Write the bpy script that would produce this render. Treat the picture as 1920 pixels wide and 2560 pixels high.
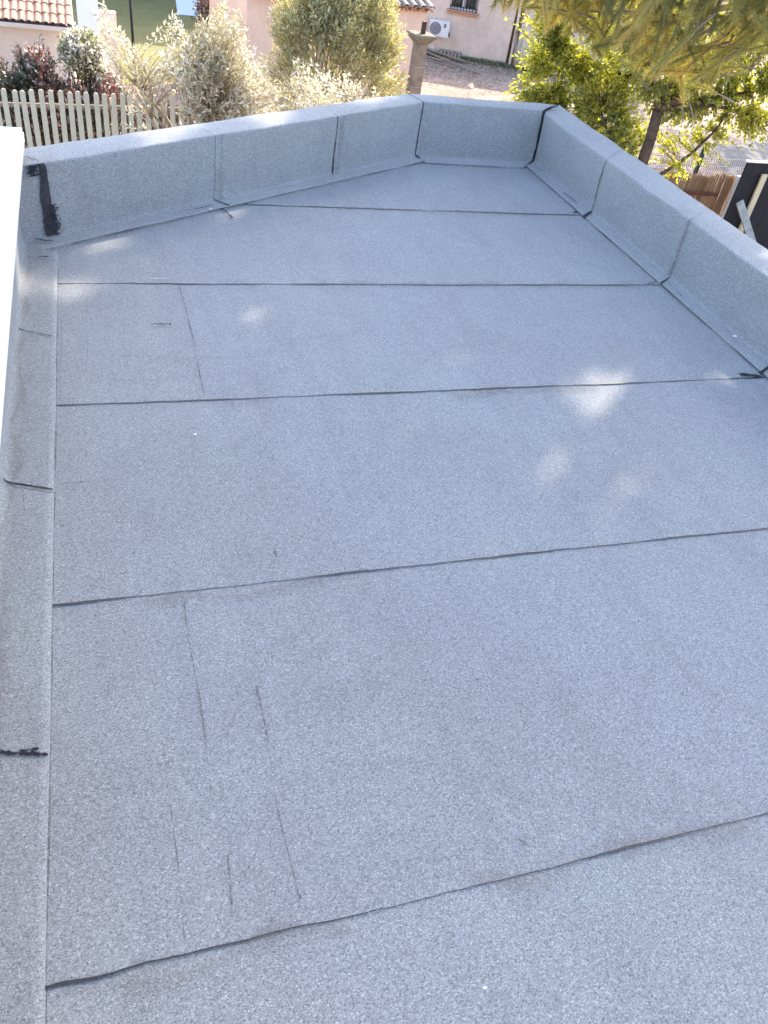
import bpy, math, random
import numpy as np
from mathutils import Matrix, Vector, noise

# ------------------------------------------------------------------ reset
for o in list(bpy.data.objects):
    bpy.data.objects.remove(o)
scene = bpy.context.scene
COL = scene.collection

# ------------------------------------------------------------------ camera
cam_d = bpy.data.cameras.new('camera')
cam = bpy.data.objects.new('camera', cam_d)
COL.objects.link(cam)
RIGHT = Vector((0.950699, -0.277572, 0.138291))
UP = Vector((0.082479, 0.656192, 0.750073))
FWD = Vector((0.298945, 0.701687, -0.646735))
m = Matrix(((RIGHT.x, UP.x, -FWD.x, 0.0), (RIGHT.y, UP.y, -FWD.y, 0.0), (RIGHT.z, UP.z, -FWD.z, 1.64), (0, 0, 0, 1)))
cam.matrix_world = m
cam_d.sensor_fit = 'VERTICAL'
cam_d.sensor_height = 36.0
cam_d.lens = 28.18
cam_d.clip_start = 0.05
cam_d.clip_end = 2000.0
scene.camera = cam

# ------------------------------------------------------------------ light
SUN_AZ, SUN_EL = math.radians(40.0), math.radians(38.0)
S = Vector((math.sin(SUN_AZ) * math.cos(SUN_EL), math.cos(SUN_AZ) * math.cos(SUN_EL), math.sin(SUN_EL)))
world = bpy.data.worlds.new('World')
scene.world = world
world.use_nodes = True
wn = world.node_tree
wn.nodes.clear()
sky = wn.nodes.new('ShaderNodeTexSky')
sky.sky_type = 'NISHITA'
sky.sun_disc = False
sky.sun_elevation = SUN_EL
sky.sun_rotation = SUN_AZ
sky.air_density = 0.9
sky.ozone_density = 0.8
sky.dust_density = 2.5
bg = wn.nodes.new('ShaderNodeBackground')
bg.inputs['Strength'].default_value = 0.15
wo = wn.nodes.new('ShaderNodeOutputWorld')
wn.links.new(sky.outputs[0], bg.inputs[0])
wn.links.new(bg.outputs[0], wo.inputs[0])
sun_d = bpy.data.lights.new('sun', 'SUN')
sun_d.energy = 2.1
sun_d.angle = math.radians(0.55)
sun_d.color = (1.0, 0.90, 0.76)
sun = bpy.data.objects.new('sun', sun_d)
COL.objects.link(sun)
sun.rotation_euler = (-S).to_track_quat('-Z', 'Y').to_euler()
sun.location = S * 40
vs = scene.view_settings
vs.view_transform = 'Standard'
vs.look = 'None'
vs.exposure = 2.44
vs.gamma = 1.0
vs.use_curve_mapping = False
scene.cycles.max_bounces = 8
scene.cycles.transparent_max_bounces = 16

# ------------------------------------------------------------------ helpers
def tag(o, label=None, cat=None, group=None, kind=None):
    if label: o['label'] = label
    if cat: o['category'] = cat
    if group: o['group'] = group
    if kind: o['kind'] = kind
    return o

def empty(name, loc, label=None, cat=None, group=None):
    o = bpy.data.objects.new(name, None)
    o.location = loc
    o.empty_display_size = 0.2
    COL.objects.link(o)
    return tag(o, label, cat, group)

def origin(o):
    v = Vector((0, 0, 0))
    while o is not None:
        v = v + o.location
        o = o.parent
    return v

def link(name, me, mat, parent=None):
    o = bpy.data.objects.new(name, me)
    COL.objects.link(o)
    if mat is not None and len(me.materials) == 0:
        me.materials.append(mat)
    if parent is not None:
        o.parent = parent
    return o

def mesh_obj(name, verts, faces, mat, parent=None, smooth=False, attr=None):
    """verts are world coordinates; they are stored relative to the parent"""
    v = np.asarray(verts, dtype=np.float64).reshape(-1, 3)
    off = np.zeros(3)
    loc = None
    if parent is not None:
        off = np.array(origin(parent))
    me = bpy.data.meshes.new(name)
    me.from_pydata((v - off).tolist(), [], [tuple(f) for f in faces])
    if smooth:
        me.polygons.foreach_set('use_smooth', [True] * len(me.polygons))
    if attr is not None:
        a = me.attributes.new('fade', 'FLOAT', 'POINT')
        a.data.foreach_set('value', np.asarray(attr, dtype=np.float32))
    me.update()
    return link(name, me, mat, parent)

def array_mesh(name, verts, nper, mat, parent=None, rnd=None, smooth=False):
    """verts (n,nper,3): n separate polygons with nper corners (numpy fast path)"""
    v = np.asarray(verts, dtype=np.float32)
    n = v.shape[0]
    off = np.array(origin(parent), dtype=np.float32) if parent is not None else np.zeros(3, np.float32)
    v = (v - off).reshape(-1, 3)
    me = bpy.data.meshes.new(name)
    me.vertices.add(n * nper)
    me.vertices.foreach_set('co', v.ravel())
    me.loops.add(n * nper)
    me.loops.foreach_set('vertex_index', np.arange(n * nper, dtype=np.int32))
    me.polygons.add(n)
    me.polygons.foreach_set('loop_start', np.arange(0, n * nper, nper, dtype=np.int32))
    if rnd is not None:
        a = me.attributes.new('rnd', 'FLOAT', 'FACE')
        a.data.foreach_set('value', np.asarray(rnd, dtype=np.float32))
    me.update()
    me.validate()
    return link(name, me, mat, parent)

BOXF = [(0, 1, 2, 3), (7, 6, 5, 4), (0, 4, 5, 1), (1, 5, 6, 2), (2, 6, 7, 3), (3, 7, 4, 0)]

def box_verts(c, sx, sy, sz, ax=(1, 0, 0), ay=(0, 1, 0), az=(0, 0, 1)):
    c, ax, ay, az = map(Vector, (c, ax, ay, az))
    r = []
    for z in (-.5, .5):
        for x, y in ((-.5, -.5), (-.5, .5), (.5, .5), (.5, -.5)):
            r.append(c + ax * (x * sx) + ay * (y * sy) + az * (z * sz))
    return r

def bevel(o, w=0.006, seg=2):
    b = o.modifiers.new('bevel', 'BEVEL')
    b.width = w
    b.segments = seg
    b.limit_method = 'ANGLE'
    return o

def box(name, c, size, mat, parent=None, ax=(1, 0, 0), ay=(0, 1, 0), az=(0, 0, 1), bev=0.006):
    o = mesh_obj(name, box_verts(c, *size, ax, ay, az), BOXF, mat, parent)
    if bev: bevel(o, bev)
    return o

def bar(name, a, b, w, t, mat, parent=None, side=None, bev=0.004):
    """plank from a to b, w wide along 'side', t thick"""
    a, b = Vector(a), Vector(b)
    d = (b - a).normalized()
    s = Vector(side) if side else d.cross(Vector((0, 0, 1)))
    s = (s - d * s.dot(d)).normalized()
    n = d.cross(s)
    return box(name, (a + b) / 2, (w, t, (b - a).length), mat, parent, s, n, d, bev)

def tube_arrays(paths, radii, sides=5):
    """paths: list of (k,3) arrays, radii: list of (k,) -> verts, faces"""
    V, F, base = [], [], 0
    for p, r in zip(paths, radii):
        p = np.asarray(p, float); k = len(p)
        t = np.gradient(p, axis=0)
        t /= np.linalg.norm(t, axis=1)[:, None] + 1e-9
        ref = np.array([0.31, 0.17, 0.93]) if abs(t[0][2]) < 0.9 else np.array([1.0, 0.1, 0])
        u = np.cross(t, ref); u /= np.linalg.norm(u, axis=1)[:, None] + 1e-9
        w = np.cross(t, u)
        for i in range(k):
            for s in range(sides):
                a = 2 * math.pi * s / sides
                V.append(p[i] + r[i] * (math.cos(a) * u[i] + math.sin(a) * w[i]))
        for i in range(k - 1):
            for s in range(sides):
                s2 = (s + 1) % sides
                F.append((base + i * sides + s, base + i * sides + s2, base + (i + 1) * sides + s2, base + (i + 1) * sides + s))
        F.append(tuple(base + s for s in range(sides))[::-1])
        F.append(tuple(base + (k - 1) * sides + s for s in range(sides)))
        base += k * sides
    return V, F

def tube(name, paths, radii, mat, parent=None, sides=6):
    V, F = tube_arrays(paths, radii, sides)
    return mesh_obj(name, V, F, mat, parent, smooth=True)

def tag_twigs(*a):
    return tag(tube(*a), kind='stuff')

# ------------------------------------------------------------------ materials
def new_mat(name):
    mt = bpy.data.materials.new(name)
    mt.use_nodes = True
    nt = mt.node_tree
    nt.nodes.clear()
    out = nt.nodes.new('ShaderNodeOutputMaterial')
    return mt, nt, out

def N(nt, kind, **kw):
    n = nt.nodes.new(kind)
    for k, v in kw.items():
        if k in n.inputs.keys() if hasattr(n.inputs, 'keys') else False:
            n.inputs[k].default_value = v
        else:
            setattr(n, k, v)
    return n

def ramp(nt, fac, stops, interp='LINEAR'):
    r = nt.nodes.new('ShaderNodeValToRGB')
    r.color_ramp.interpolation = interp
    e = r.color_ramp.elements
    while len(e) < len(stops):
        e.new(0.5)
    for i, (p, c) in enumerate(stops):
        e[i].position = p
        e[i].color = (c[0], c[1], c[2], 1.0)
    nt.links.new(fac, r.inputs[0])
    return r.outputs[0]

def mix(nt, a, b, fac, mode='MIX'):
    mx = nt.nodes.new('ShaderNodeMix')
    mx.data_type = 'RGBA'
    mx.blend_type = mode
    for sock, v in ((mx.inputs[0], fac), (mx.inputs[6], a), (mx.inputs[7], b)):
        if isinstance(v, (int, float)): sock.default_value = v
        elif isinstance(v, tuple): sock.default_value = (v[0], v[1], v[2], 1)
        else: nt.links.new(v, sock)
    return mx.outputs[2]

def noise_n(nt, co, scale, detail=4.0, rough=0.55, dist=0.0):
    n = nt.nodes.new('ShaderNodeTexNoise')
    n.inputs['Scale'].default_value = scale
    n.inputs['Detail'].default_value = detail
    n.inputs['Roughness'].default_value = rough
    n.inputs['Distortion'].default_value = dist
    nt.links.new(co, n.inputs['Vector'])
    return n

def geo_pos(nt):
    return nt.nodes.new('ShaderNodeNewGeometry').outputs['Position']

def math_n(nt, op, a, b=0.0, clamp=False):
    n = nt.nodes.new('ShaderNodeMath')
    n.operation = op
    n.use_clamp = clamp
    for s, v in ((n.inputs[0], a), (n.inputs[1], b)):
        if isinstance(v, (int, float)): s.default_value = v
        else: nt.links.new(v, s)
    return n.outputs[0]

def principled(nt, out, color, rough=0.8, spec=0.3, bump=None, bstr=0.3, bdist=0.01, metal=0.0):
    p = nt.nodes.new('ShaderNodeBsdfPrincipled')
    if isinstance(color, tuple): p.inputs['Base Color'].default_value = (*color, 1)
    else: nt.links.new(color, p.inputs['Base Color'])
    if isinstance(rough, (int, float)): p.inputs['Roughness'].default_value = rough
    else: nt.links.new(rough, p.inputs['Roughness'])
    p.inputs['Specular IOR Level'].default_value = spec
    p.inputs['Metallic'].default_value = metal
    if bump is not None:
        b = nt.nodes.new('ShaderNodeBump')
        b.inputs['Strength'].default_value = bstr
        b.inputs['Distance'].default_value = bdist
        nt.links.new(bump, b.inputs['Height'])
        nt.links.new(b.outputs[0], p.inputs['Normal'])
    nt.links.new(p.outputs[0], out.inputs[0])
    return p

def simple_mat(name, c1, c2=None, scale=6.0, rough=0.85, spec=0.25, bump=0.15, bdist=0.01, fine=0.0, metal=0.0, detail=5):
    mt, nt, out = new_mat(name)
    co = geo_pos(nt)
    n = noise_n(nt, co, scale, detail, 0.6)
    c2 = c2 or tuple(x * 0.8 for x in c1)
    col = ramp(nt, n.outputs['Fac'], [(0.3, c2), (0.7, c1)])
    h = noise_n(nt, co, scale * 6, 4, 0.6).outputs['Fac']
    if fine:
        col = mix(nt, col, ramp(nt, h, [(0.3, (0.5, 0.5, 0.5)), (0.7, (1, 1, 1))]), fine, 'MULTIPLY')
    principled(nt, out, col, rough, spec, h, bump, bdist, metal)
    return mt

def membrane_mat(name, tint=(0.96, 0.985, 0.99)):
    mt, nt, out = new_mat(name)
    co = geo_pos(nt)
    vo = nt.nodes.new('ShaderNodeTexVoronoi')
    vo.inputs['Scale'].default_value = 390.0
    nt.links.new(co, vo.inputs['Vector'])
    sep = nt.nodes.new('ShaderNodeSeparateColor')
    nt.links.new(vo.outputs['Color'], sep.inputs[0])
    gran = ramp(nt, sep.outputs[0], [(0.0, (0.14, 0.138, 0.135)), (0.16, (0.235, 0.23, 0.225)), (0.6, (0.295, 0.29, 0.283)), (0.88, (0.345, 0.34, 0.332)), (1.0, (0.48, 0.47, 0.46))])
    n2 = noise_n(nt, co, 210.0, 3, 0.6)
    col = mix(nt, gran, ramp(nt, n2.outputs['Fac'], [(0.28, (0.8, 0.8, 0.8)), (0.72, (1.12, 1.12, 1.12))]), 1.0, 'MULTIPLY')
    n3 = noise_n(nt, co, 1.3, 5, 0.6, 0.4)
    col = mix(nt, col, ramp(nt, n3.outputs['Fac'], [(0.3, (0.94, 0.925, 0.935)), (0.5, (1.0, 0.99, 0.995)), (0.68, (1.01, 1.04, 1.03))]), 1.0, 'MULTIPLY')
    # each roll has its own tone; faint streaks along the roof; dried puddle rims
    oi = nt.nodes.new('ShaderNodeObjectInfo')
    col = mix(nt, col, ramp(nt, oi.outputs['Random'], [(0.0, (0.97, 0.97, 0.98)), (0.5, (1.0, 1.0, 1.0)), (1.0, (1.02, 1.025, 1.02))]), 1.0, 'MULTIPLY')
    mp = nt.nodes.new('ShaderNodeMapping')
    mp.inputs['Scale'].default_value = (7.0, 0.7, 1.0)
    nt.links.new(co, mp.inputs['Vector'])
    ns = noise_n(nt, mp.outputs[0], 1.6, 5, 0.65, 0.3)
    col = mix(nt, col, ramp(nt, ns.outputs['Fac'], [(0.3, (0.94, 0.935, 0.94)), (0.5, (1, 1, 1)), (0.72, (1.04, 1.045, 1.04))]), 1.0, 'MULTIPLY')
    nr = noise_n(nt, co, 0.9, 3, 0.5, 0.8)
    col = mix(nt, col, ramp(nt, nr.outputs['Fac'], [(0.46, (1, 1, 1)), (0.485, (0.955, 0.95, 0.945)), (0.5, (1.0, 1.0, 1.0)), (0.56, (1.03, 1.035, 1.03)), (0.6, (1, 1, 1))]), 1.0, 'MULTIPLY')
    col = mix(nt, col, tint, 1.0, 'MULTIPLY')
    # faint brown weathering and dark freckles
    n4 = noise_n(nt, co, 4.3, 6, 0.65, 0.6)
    f4 = ramp(nt, n4.outputs['Fac'], [(0.60, (0, 0, 0)), (0.8, (0.22, 0.22, 0.22))])
    col = mix(nt, col, (0.17, 0.145, 0.125), f4)
    n5 = noise_n(nt, co, 33.0, 4, 0.7)
    f5 = ramp(nt, n5.outputs['Fac'], [(0.70, (0, 0, 0)), (0.76, (0.8, 0.8, 0.8))])
    col = mix(nt, col, (0.045, 0.045, 0.055), f5)
    h = math_n(nt, 'ADD', math_n(nt, 'MULTIPLY', vo.outputs['Distance'], -1.0), math_n(nt, 'MULTIPLY', n2.outputs['Fac'], 0.7))
    pb = principled(nt, out, col, 0.72, 0.4, h, 0.38, 0.0028)
    pb.inputs['Diffuse Roughness'].default_value = 0.8
    return mt

def bitumen_mat():
    mt, nt, out = new_mat('bitumen')
    co = geo_pos(nt)
    n = noise_n(nt, co, 160, 4, 0.6)
    col = ramp(nt, n.outputs['Fac'], [(0.35, (0.009, 0.009, 0.013)), (0.75, (0.03, 0.03, 0.038))])
    principled(nt, out, col, 0.55, 0.4, n.outputs['Fac'], 0.5, 0.003)
    return mt

def stain_mat(name, color, thr=0.45, soft=0.12, scale=70.0, strength=0.85):
    """dirt or bitumen rubbed into the granules: patchy, feathered by the mesh's own fade attribute"""
    mt, nt, out = new_mat(name)
    co = geo_pos(nt)
    n = noise_n(nt, co, scale, 5, 0.7, 0.3)
    at = nt.nodes.new('ShaderNodeAttribute')
    at.attribute_name = 'fade'
    s = math_n(nt, 'ADD', n.outputs['Fac'], math_n(nt, 'MULTIPLY', math_n(nt, 'SUBTRACT', at.outputs['Fac'], 1.0), 0.6))
    f = nt.nodes.new('ShaderNodeMapRange')
    f.inputs['From Min'].default_value = thr - soft
    f.inputs['From Max'].default_value = thr + soft
    f.inputs['To Max'].default_value = strength
    nt.links.new(s, f.inputs[0])
    d = nt.nodes.new('ShaderNodeBsdfDiffuse')
    d.inputs[0].default_value = (*color, 1)
    tr = nt.nodes.new('ShaderNodeBsdfTransparent')
    mx = nt.nodes.new('ShaderNodeMixShader')
    nt.links.new(f.outputs[0], mx.inputs[0])
    nt.links.new(tr.outputs[0], mx.inputs[1])
    nt.links.new(d.outputs[0], mx.inputs[2])
    nt.links.new(mx.outputs[0], out.inputs[0])
    return mt

def leaf_mat(name, stops, transl=0.35, tcol=None, rough=0.5, gloss=0.08):
    mt, nt, out = new_mat(name)
    at = nt.nodes.new('ShaderNodeAttribute')
    at.attribute_name = 'rnd'
    col = ramp(nt, at.outputs['Fac'], stops)
    d = nt.nodes.new('ShaderNodeBsdfDiffuse')
    nt.links.new(col, d.inputs[0])
    t = nt.nodes.new('ShaderNodeBsdfTranslucent')
    if tcol:
        nt.links.new(mix(nt, col, tcol, 1.0, 'MULTIPLY'), t.inputs[0])
    else:
        nt.links.new(col, t.inputs[0])
    mx = nt.nodes.new('ShaderNodeMixShader')
    mx.inputs[0].default_value = transl
    nt.links.new(d.outputs[0], mx.inputs[1])
    nt.links.new(t.outputs[0], mx.inputs[2])
    g = nt.nodes.new('ShaderNodeBsdfGlossy')
    g.inputs['Roughness'].default_value = rough
    g.inputs[0].default_value = (1, 1, 1, 1)
    mx2 = nt.nodes.new('ShaderNodeMixShader')
    mx2.inputs[0].default_value = gloss
    nt.links.new(mx.outputs[0], mx2.inputs[1])
    nt.links.new(g.outputs[0], mx2.inputs[2])
    nt.links.new(mx2.outputs[0], out.inputs[0])
    return mt

M = {}
M['membrane'] = membrane_mat('mineral membrane')
M['upstand'] = membrane_mat('mineral membrane lightened on shaded upstands', (1.13, 1.13, 1.12))  # same felt, tinted lighter to lift the shaded parapet faces
M['bitumen'] = bitumen_mat()
M['scuff'] = stain_mat('bitumen scuff', (0.025, 0.025, 0.034), 0.36, 0.06, 80, 0.95)
M['faint'] = stain_mat('faint crease', (0.085, 0.072, 0.07), 0.43, 0.12, 42, 0.55)
M['joint'] = stain_mat('thin joint line', (0.05, 0.048, 0.052), 0.30, 0.08, 60, 0.8)
M['dirt'] = stain_mat('brown dirt', (0.18, 0.15, 0.13), 0.42, 0.25, 30, 0.28)
M['pale'] = stain_mat('pale scrape', (0.55, 0.55, 0.56), 0.45, 0.08, 80, 0.8)
M['white'] = simple_mat('white sheet', (0.82, 0.82, 0.82), (0.78, 0.78, 0.79), 2.0, 0.45, 0.4, 0.02)
M['render_our'] = simple_mat('beige render', (0.55, 0.47, 0.38), (0.48, 0.4, 0.32), 3)
M['pink'] = simple_mat('pink render', (0.8, 0.57, 0.43), (0.7, 0.49, 0.37), 0.9, 0.92, 0.15, 0.25, 0.01, 0.25)
M['pink_dark'] = simple_mat('stained pink render', (0.83, 0.64, 0.51), (0.6, 0.455, 0.37), 0.7, 0.92, 0.15, 0.25, 0.01, 0.3, detail=8)
M['cream'] = simple_mat('cream render', (0.68, 0.56, 0.46), (0.62, 0.50, 0.41), 1.2, 0.92, 0.15, 0.2, 0.01, 0.15)
M['tile'] = simple_mat('terracotta tile', (0.5, 0.31, 0.22), (0.36, 0.21, 0.15), 3.5, 0.85, 0.2, 0.2, 0.01, 0.3)
M['tile_grey'] = simple_mat('weathered tile', (0.44, 0.36, 0.3), (0.2, 0.17, 0.15), 5.0, 0.9, 0.2, 0.3, 0.01, 0.4)
M['tile_orange'] = simple_mat('orange under tile', (0.58, 0.32, 0.18), (0.5, 0.27, 0.15), 3.0, 0.88)
M['gap_shade'] = simple_mat('painted shade under tiles', (0.05, 0.04, 0.04), (0.03, 0.025, 0.025), 5.0)  # near-black colour standing in for shade below the eave tiles
M['stone'] = simple_mat('lichen stone', (0.36, 0.27, 0.2), (0.2, 0.15, 0.112), 6.0, 0.95, 0.1, 0.4, 0.015, 0.4)
M['stone_cap'] = simple_mat('mossy stone cap', (0.3, 0.255, 0.185), (0.16, 0.14, 0.1), 8.0, 0.95, 0.1, 0.4, 0.015, 0.4)
M['mortar'] = simple_mat('mortar', (0.5, 0.42, 0.35), (0.4, 0.33, 0.28), 9.0)
M['rust'] = simple_mat('rusty iron', (0.09, 0.06, 0.045), (0.04, 0.03, 0.025), 12.0, 0.8)
M['picket'] = simple_mat('green treated wood', (0.54, 0.51, 0.4), (0.45, 0.435, 0.335), 5.0, 0.85, 0.2, 0.2, 0.005, 0.15)
M['wood'] = simple_mat('grey wood', (0.36, 0.29, 0.235), (0.24, 0.19, 0.155), 9.0, 0.9, 0.15, 0.3, 0.005, 0.3)
M['wood_pale'] = simple_mat('pale batten', (0.55, 0.48, 0.34), (0.47, 0.39, 0.27), 9.0, 0.8)
M['wood_red'] = simple_mat('red brown wood', (0.2, 0.085, 0.05), (0.14, 0.06, 0.04), 9.0, 0.8)
M['zinc'] = simple_mat('weathered zinc plank', (0.35, 0.36, 0.34), (0.2, 0.2, 0.19), 14.0, 0.55, 0.4, 0.1, 0.005, 0.2, 0.4)
M['black'] = simple_mat('black sheet', (0.022, 0.022, 0.026), (0.015, 0.015, 0.018), 6.0, 0.75, 0.2)
M['bucket'] = simple_mat('dark grey plastic', (0.05, 0.053, 0.07), (0.04, 0.043, 0.055), 6.0, 0.5)
M['plastic'] = simple_mat('white painted steel', (0.72, 0.7, 0.68), (0.66, 0.64, 0.62), 4.0, 0.5, 0.4, 0.03)
M['grille'] = simple_mat('grey fan grille', (0.2, 0.2, 0.22), (0.15, 0.15, 0.17), 12.0, 0.6)
M['glass'] = simple_mat('dark window glass', (0.03, 0.045, 0.04), (0.02, 0.03, 0.03), 2.0, 0.08, 0.6, 0.0)
M['iron'] = simple_mat('black iron', (0.02, 0.02, 0.024), None, 10, 0.6)
M['green_metal'] = simple_mat('dark green coated steel', (0.025, 0.06, 0.045), None, 10, 0.5)
M['wire'] = simple_mat('grey green wire', (0.16, 0.15, 0.14), None, 10, 0.5)
M['reed'] = leaf_mat('dry reed', [(0, (0.26, 0.165, 0.1)), (0.5, (0.46, 0.31, 0.2)), (0.9, (0.6, 0.43, 0.29)), (1.0, (0.75, 0.62, 0.48))], 0.15, None, 0.5, 0.03)
M['bark'] = simple_mat('grey brown bark', (0.16, 0.12, 0.09), (0.07, 0.052, 0.04), 12.0, 0.95, 0.1, 0.6, 0.02, 0.4)
M['bark_pine'] = simple_mat('lilac grey pine bark', (0.3, 0.25, 0.225), (0.16, 0.13, 0.115), 14.0, 0.95, 0.1, 0.6, 0.02, 0.3)
M['bark_olive'] = simple_mat('pale olive bark', (0.42, 0.34, 0.24), (0.27, 0.21, 0.15), 14.0, 0.95, 0.1, 0.5, 0.01, 0.2)
M['table_blue'] = simple_mat('pale blue sheet', (0.66, 0.74, 0.82), (0.6, 0.69, 0.79), 3.0, 0.4)
M['asphalt'] = simple_mat('grey asphalt', (0.2, 0.185, 0.18), (0.15, 0.14, 0.137), 2.0, 0.95, 0.1, 0.3, 0.01, 0.3)
M['ground'] = None

def ground_mat():
    mt, nt, out = new_mat('pale pink gravel soil')
    co = geo_pos(nt)
    n1 = noise_n(nt, co, 0.55, 6, 0.6, 0.4)
    base = ramp(nt, n1.outputs['Fac'], [(0.3, (0.25, 0.19, 0.15)), (0.5, (0.36, 0.275, 0.225)), (0.7, (0.43, 0.34, 0.285))])
    vo = nt.nodes.new('ShaderNodeTexVoronoi')
    vo.inputs['Scale'].default_value = 16.0
    nt.links.new(co, vo.inputs['Vector'])
    sep = nt.nodes.new('ShaderNodeSeparateColor')
    nt.links.new(vo.outputs['Color'], sep.inputs[0])
    peb = ramp(nt, sep.outputs[0], [(0.0, (0.62, 0.6, 0.58)), (0.5, (0.9, 0.88, 0.86)), (0.92, (1.1, 1.1, 1.1)), (1.0, (1.5, 1.48, 1.45))])
    col = mix(nt, base, peb, 1.0, 'MULTIPLY')
    n2 = noise_n(nt, co, 1.7, 6, 0.7)
    col = mix(nt, col, (0.14, 0.12, 0.075), ramp(nt, n2.outputs['Fac'], [(0.55, (0, 0, 0)), (0.72, (0.75, 0.75, 0.75))]))
    principled(nt, out, col, 0.95, 0.1, vo.outputs['Distance'], 0.5, 0.03)
    return mt

def lawn_mat():
    mt, nt, out = new_mat('mown lawn')
    co = geo_pos(nt)
    n1 = noise_n(nt, co, 1.2, 6, 0.65, 0.5)
    n2 = noise_n(nt, co, 26.0, 4, 0.7)
    col = ramp(nt, n1.outputs['Fac'], [(0.3, (0.2, 0.19, 0.085)), (0.7, (0.27, 0.255, 0.12))])
    col = mix(nt, col, ramp(nt, n2.outputs['Fac'], [(0.3, (0.6, 0.6, 0.6)), (0.7, (1.2, 1.2, 1.1))]), 1.0, 'MULTIPLY')
    principled(nt, out, col, 0.9, 0.1, n2.outputs['Fac'], 0.6, 0.03)
    return mt
M['ground'] = ground_mat()
M['lawn'] = lawn_mat()
M['olive'] = leaf_mat('silver olive leaf', [(0.0, (0.36, 0.33, 0.21)), (0.3, (0.55, 0.5, 0.37)), (0.8, (0.7, 0.66, 0.54)), (1.0, (0.82, 0.8, 0.75))], 0.3, (0.95, 0.9, 0.6), 0.4, 0.1)
M['laurel'] = leaf_mat('grey green shrub leaf', [(0.0, (0.24, 0.24, 0.11)), (0.5, (0.46, 0.43, 0.2)), (1.0, (0.7, 0.65, 0.38))], 0.45, (1.0, 0.95, 0.5), 0.35, 0.1)
M['photinia'] = leaf_mat('dark red green hedge leaf', [(0.0, (0.035, 0.05, 0.03)), (0.5, (0.07, 0.075, 0.045)), (0.66, (0.15, 0.08, 0.06)), (0.85, (0.36, 0.1, 0.09)), (1.0, (0.55, 0.33, 0.22))], 0.3, None, 0.35, 0.12)
M['viburnum'] = leaf_mat('green and white blossom', [(0.0, (0.16, 0.18, 0.05)), (0.45, (0.34, 0.35, 0.11)), (0.5, (0.68, 0.62, 0.48)), (1.0, (0.85, 0.82, 0.75))], 0.5, None, 0.5, 0.05)
M['nettle'] = leaf_mat('fresh yellow green leaf', [(0.0, (0.19, 0.23, 0.04)), (0.5, (0.36, 0.39, 0.06)), (1.0, (0.54, 0.52, 0.09))], 0.68, (1.25, 1.2, 0.5), 0.45, 0.06)
M['pine'] = leaf_mat('pine needle', [(0.0, (0.19, 0.22, 0.09)), (0.5, (0.33, 0.33, 0.11)), (0.85, (0.45, 0.41, 0.12)), (1.0, (0.55, 0.42, 0.13))], 0.5, (1.15, 1.08, 0.5), 0.5, 0.04)
M['weed'] = leaf_mat('green weed', [(0.0, (0.07, 0.1, 0.03)), (1.0, (0.22, 0.22, 0.09))], 0.3)

GZ = -4.5   # ground level

# ------------------------------------------------------------------ setting
def sheet(name, pts, z, mat, kind='structure', parent=None):
    o = mesh_obj(name, [(x, y, z) for x, y in pts], [tuple(range(len(pts)))], mat, parent)
    if parent is None: tag(o, kind=kind)
    return o
sheet('ground', [(-300, -300), (300, -300), (300, 300), (-300, 300)], GZ, M['ground'])
sheet('lawn', [(0.1, 23.6), (3.4, 25.4), (6.8, 30.0), (8.5, 60), (-12, 60), (-12, 31), (0.1, 30)], GZ + 0.006, M['lawn'])
sheet('driveway', [(16.6, 9), (30, 9), (44, 24.5), (22.5, 23.4), (18.2, 22.2), (16.9, 20.0)], GZ + 0.006, M['asphalt'])

# ------------------------------------------------------------------ the flat roof we look along
rng = random.Random(4)
house = empty('flat_roof_house', (1.3, 2.2, GZ), 'low house with grey mineral felt flat roof and raised felt parapet in the foreground', 'building')

def wob(x, y, z, a=0.004, f=3.0):
    return a * noise.noise(Vector((x * f, y * f, z * f)))

SEAM = [5.30, 4.283, 3.354, 2.447, 1.532, 0.611, -0.31, -1.25]
A0, A1 = Vector((-0.209, 3.736)), Vector((1.962, 5.085))
def left_x(y):
    if y <= 3.70: return -0.25
    return A0.x + (y - A0.y) * (A1.x - A0.x) / (A1.y - A0.y) - 0.055

def ribbon(name, pts, w, mat, parent, z=0.010, jit=0.35, step=0.012, fade=False, seed=0, lift=None, wmod=True):
    """irregular strip following pts on the roof plane (or on any surface through lift)"""
    r = random.Random(seed * 131 + 7)
    P = [Vector(p) for p in pts]
    if len(P[0]) == 2: P = [Vector((p.x, p.y, z)) for p in P]
    V, F, A = [], [], []
    L = 0.0
    prev = None
    for a, b in zip(P[:-1], P[1:]):
        n = max(2, int((b - a).length / step))
        for i in range(n + (1 if b is P[-1] else 0)):
            t = i / n
            c = a.lerp(b, t)
            d = (b - a).normalized()
            up = Vector((0, 0, 1)) if lift is None else Vector(lift)
            s = d.cross(up).normalized()
            L += 0.012
            ww = w * (1.0 if not wmod else max(0.18, 1.0 + 1.5 * noise.noise(Vector((L * 6, seed * 3.1, 0))) + jit * (r.random() - .5)))
            c = c + s * (w * 0.5 * noise.noise(Vector((L * 5, seed * 1.7, 5.0))))
            if fade:
                ends = min(1.0, 6 * min(len(V) / 3 * 0.02 + 0.02, 1))
                row = [(c - s * ww * .5, 0.0), (c, 1.0), (c + s * ww * .5, 0.0)]
            else:
                row = [(c - s * ww * .5, 1.0), (c, 1.0), (c + s * ww * .5, 1.0)]
            k = len(V)
            for q, f in row:
                V.append(q); A.append(f)
            if k:
                F.append((k - 3, k - 2, k + 1, k))
                F.append((k - 2, k - 1, k + 2, k + 1))
    if fade:
        for i in range(3): A[i] = 0.0; A[-1 - i] = 0.0
    return mesh_obj(name, V, F, mat, parent, attr=A)

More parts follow.
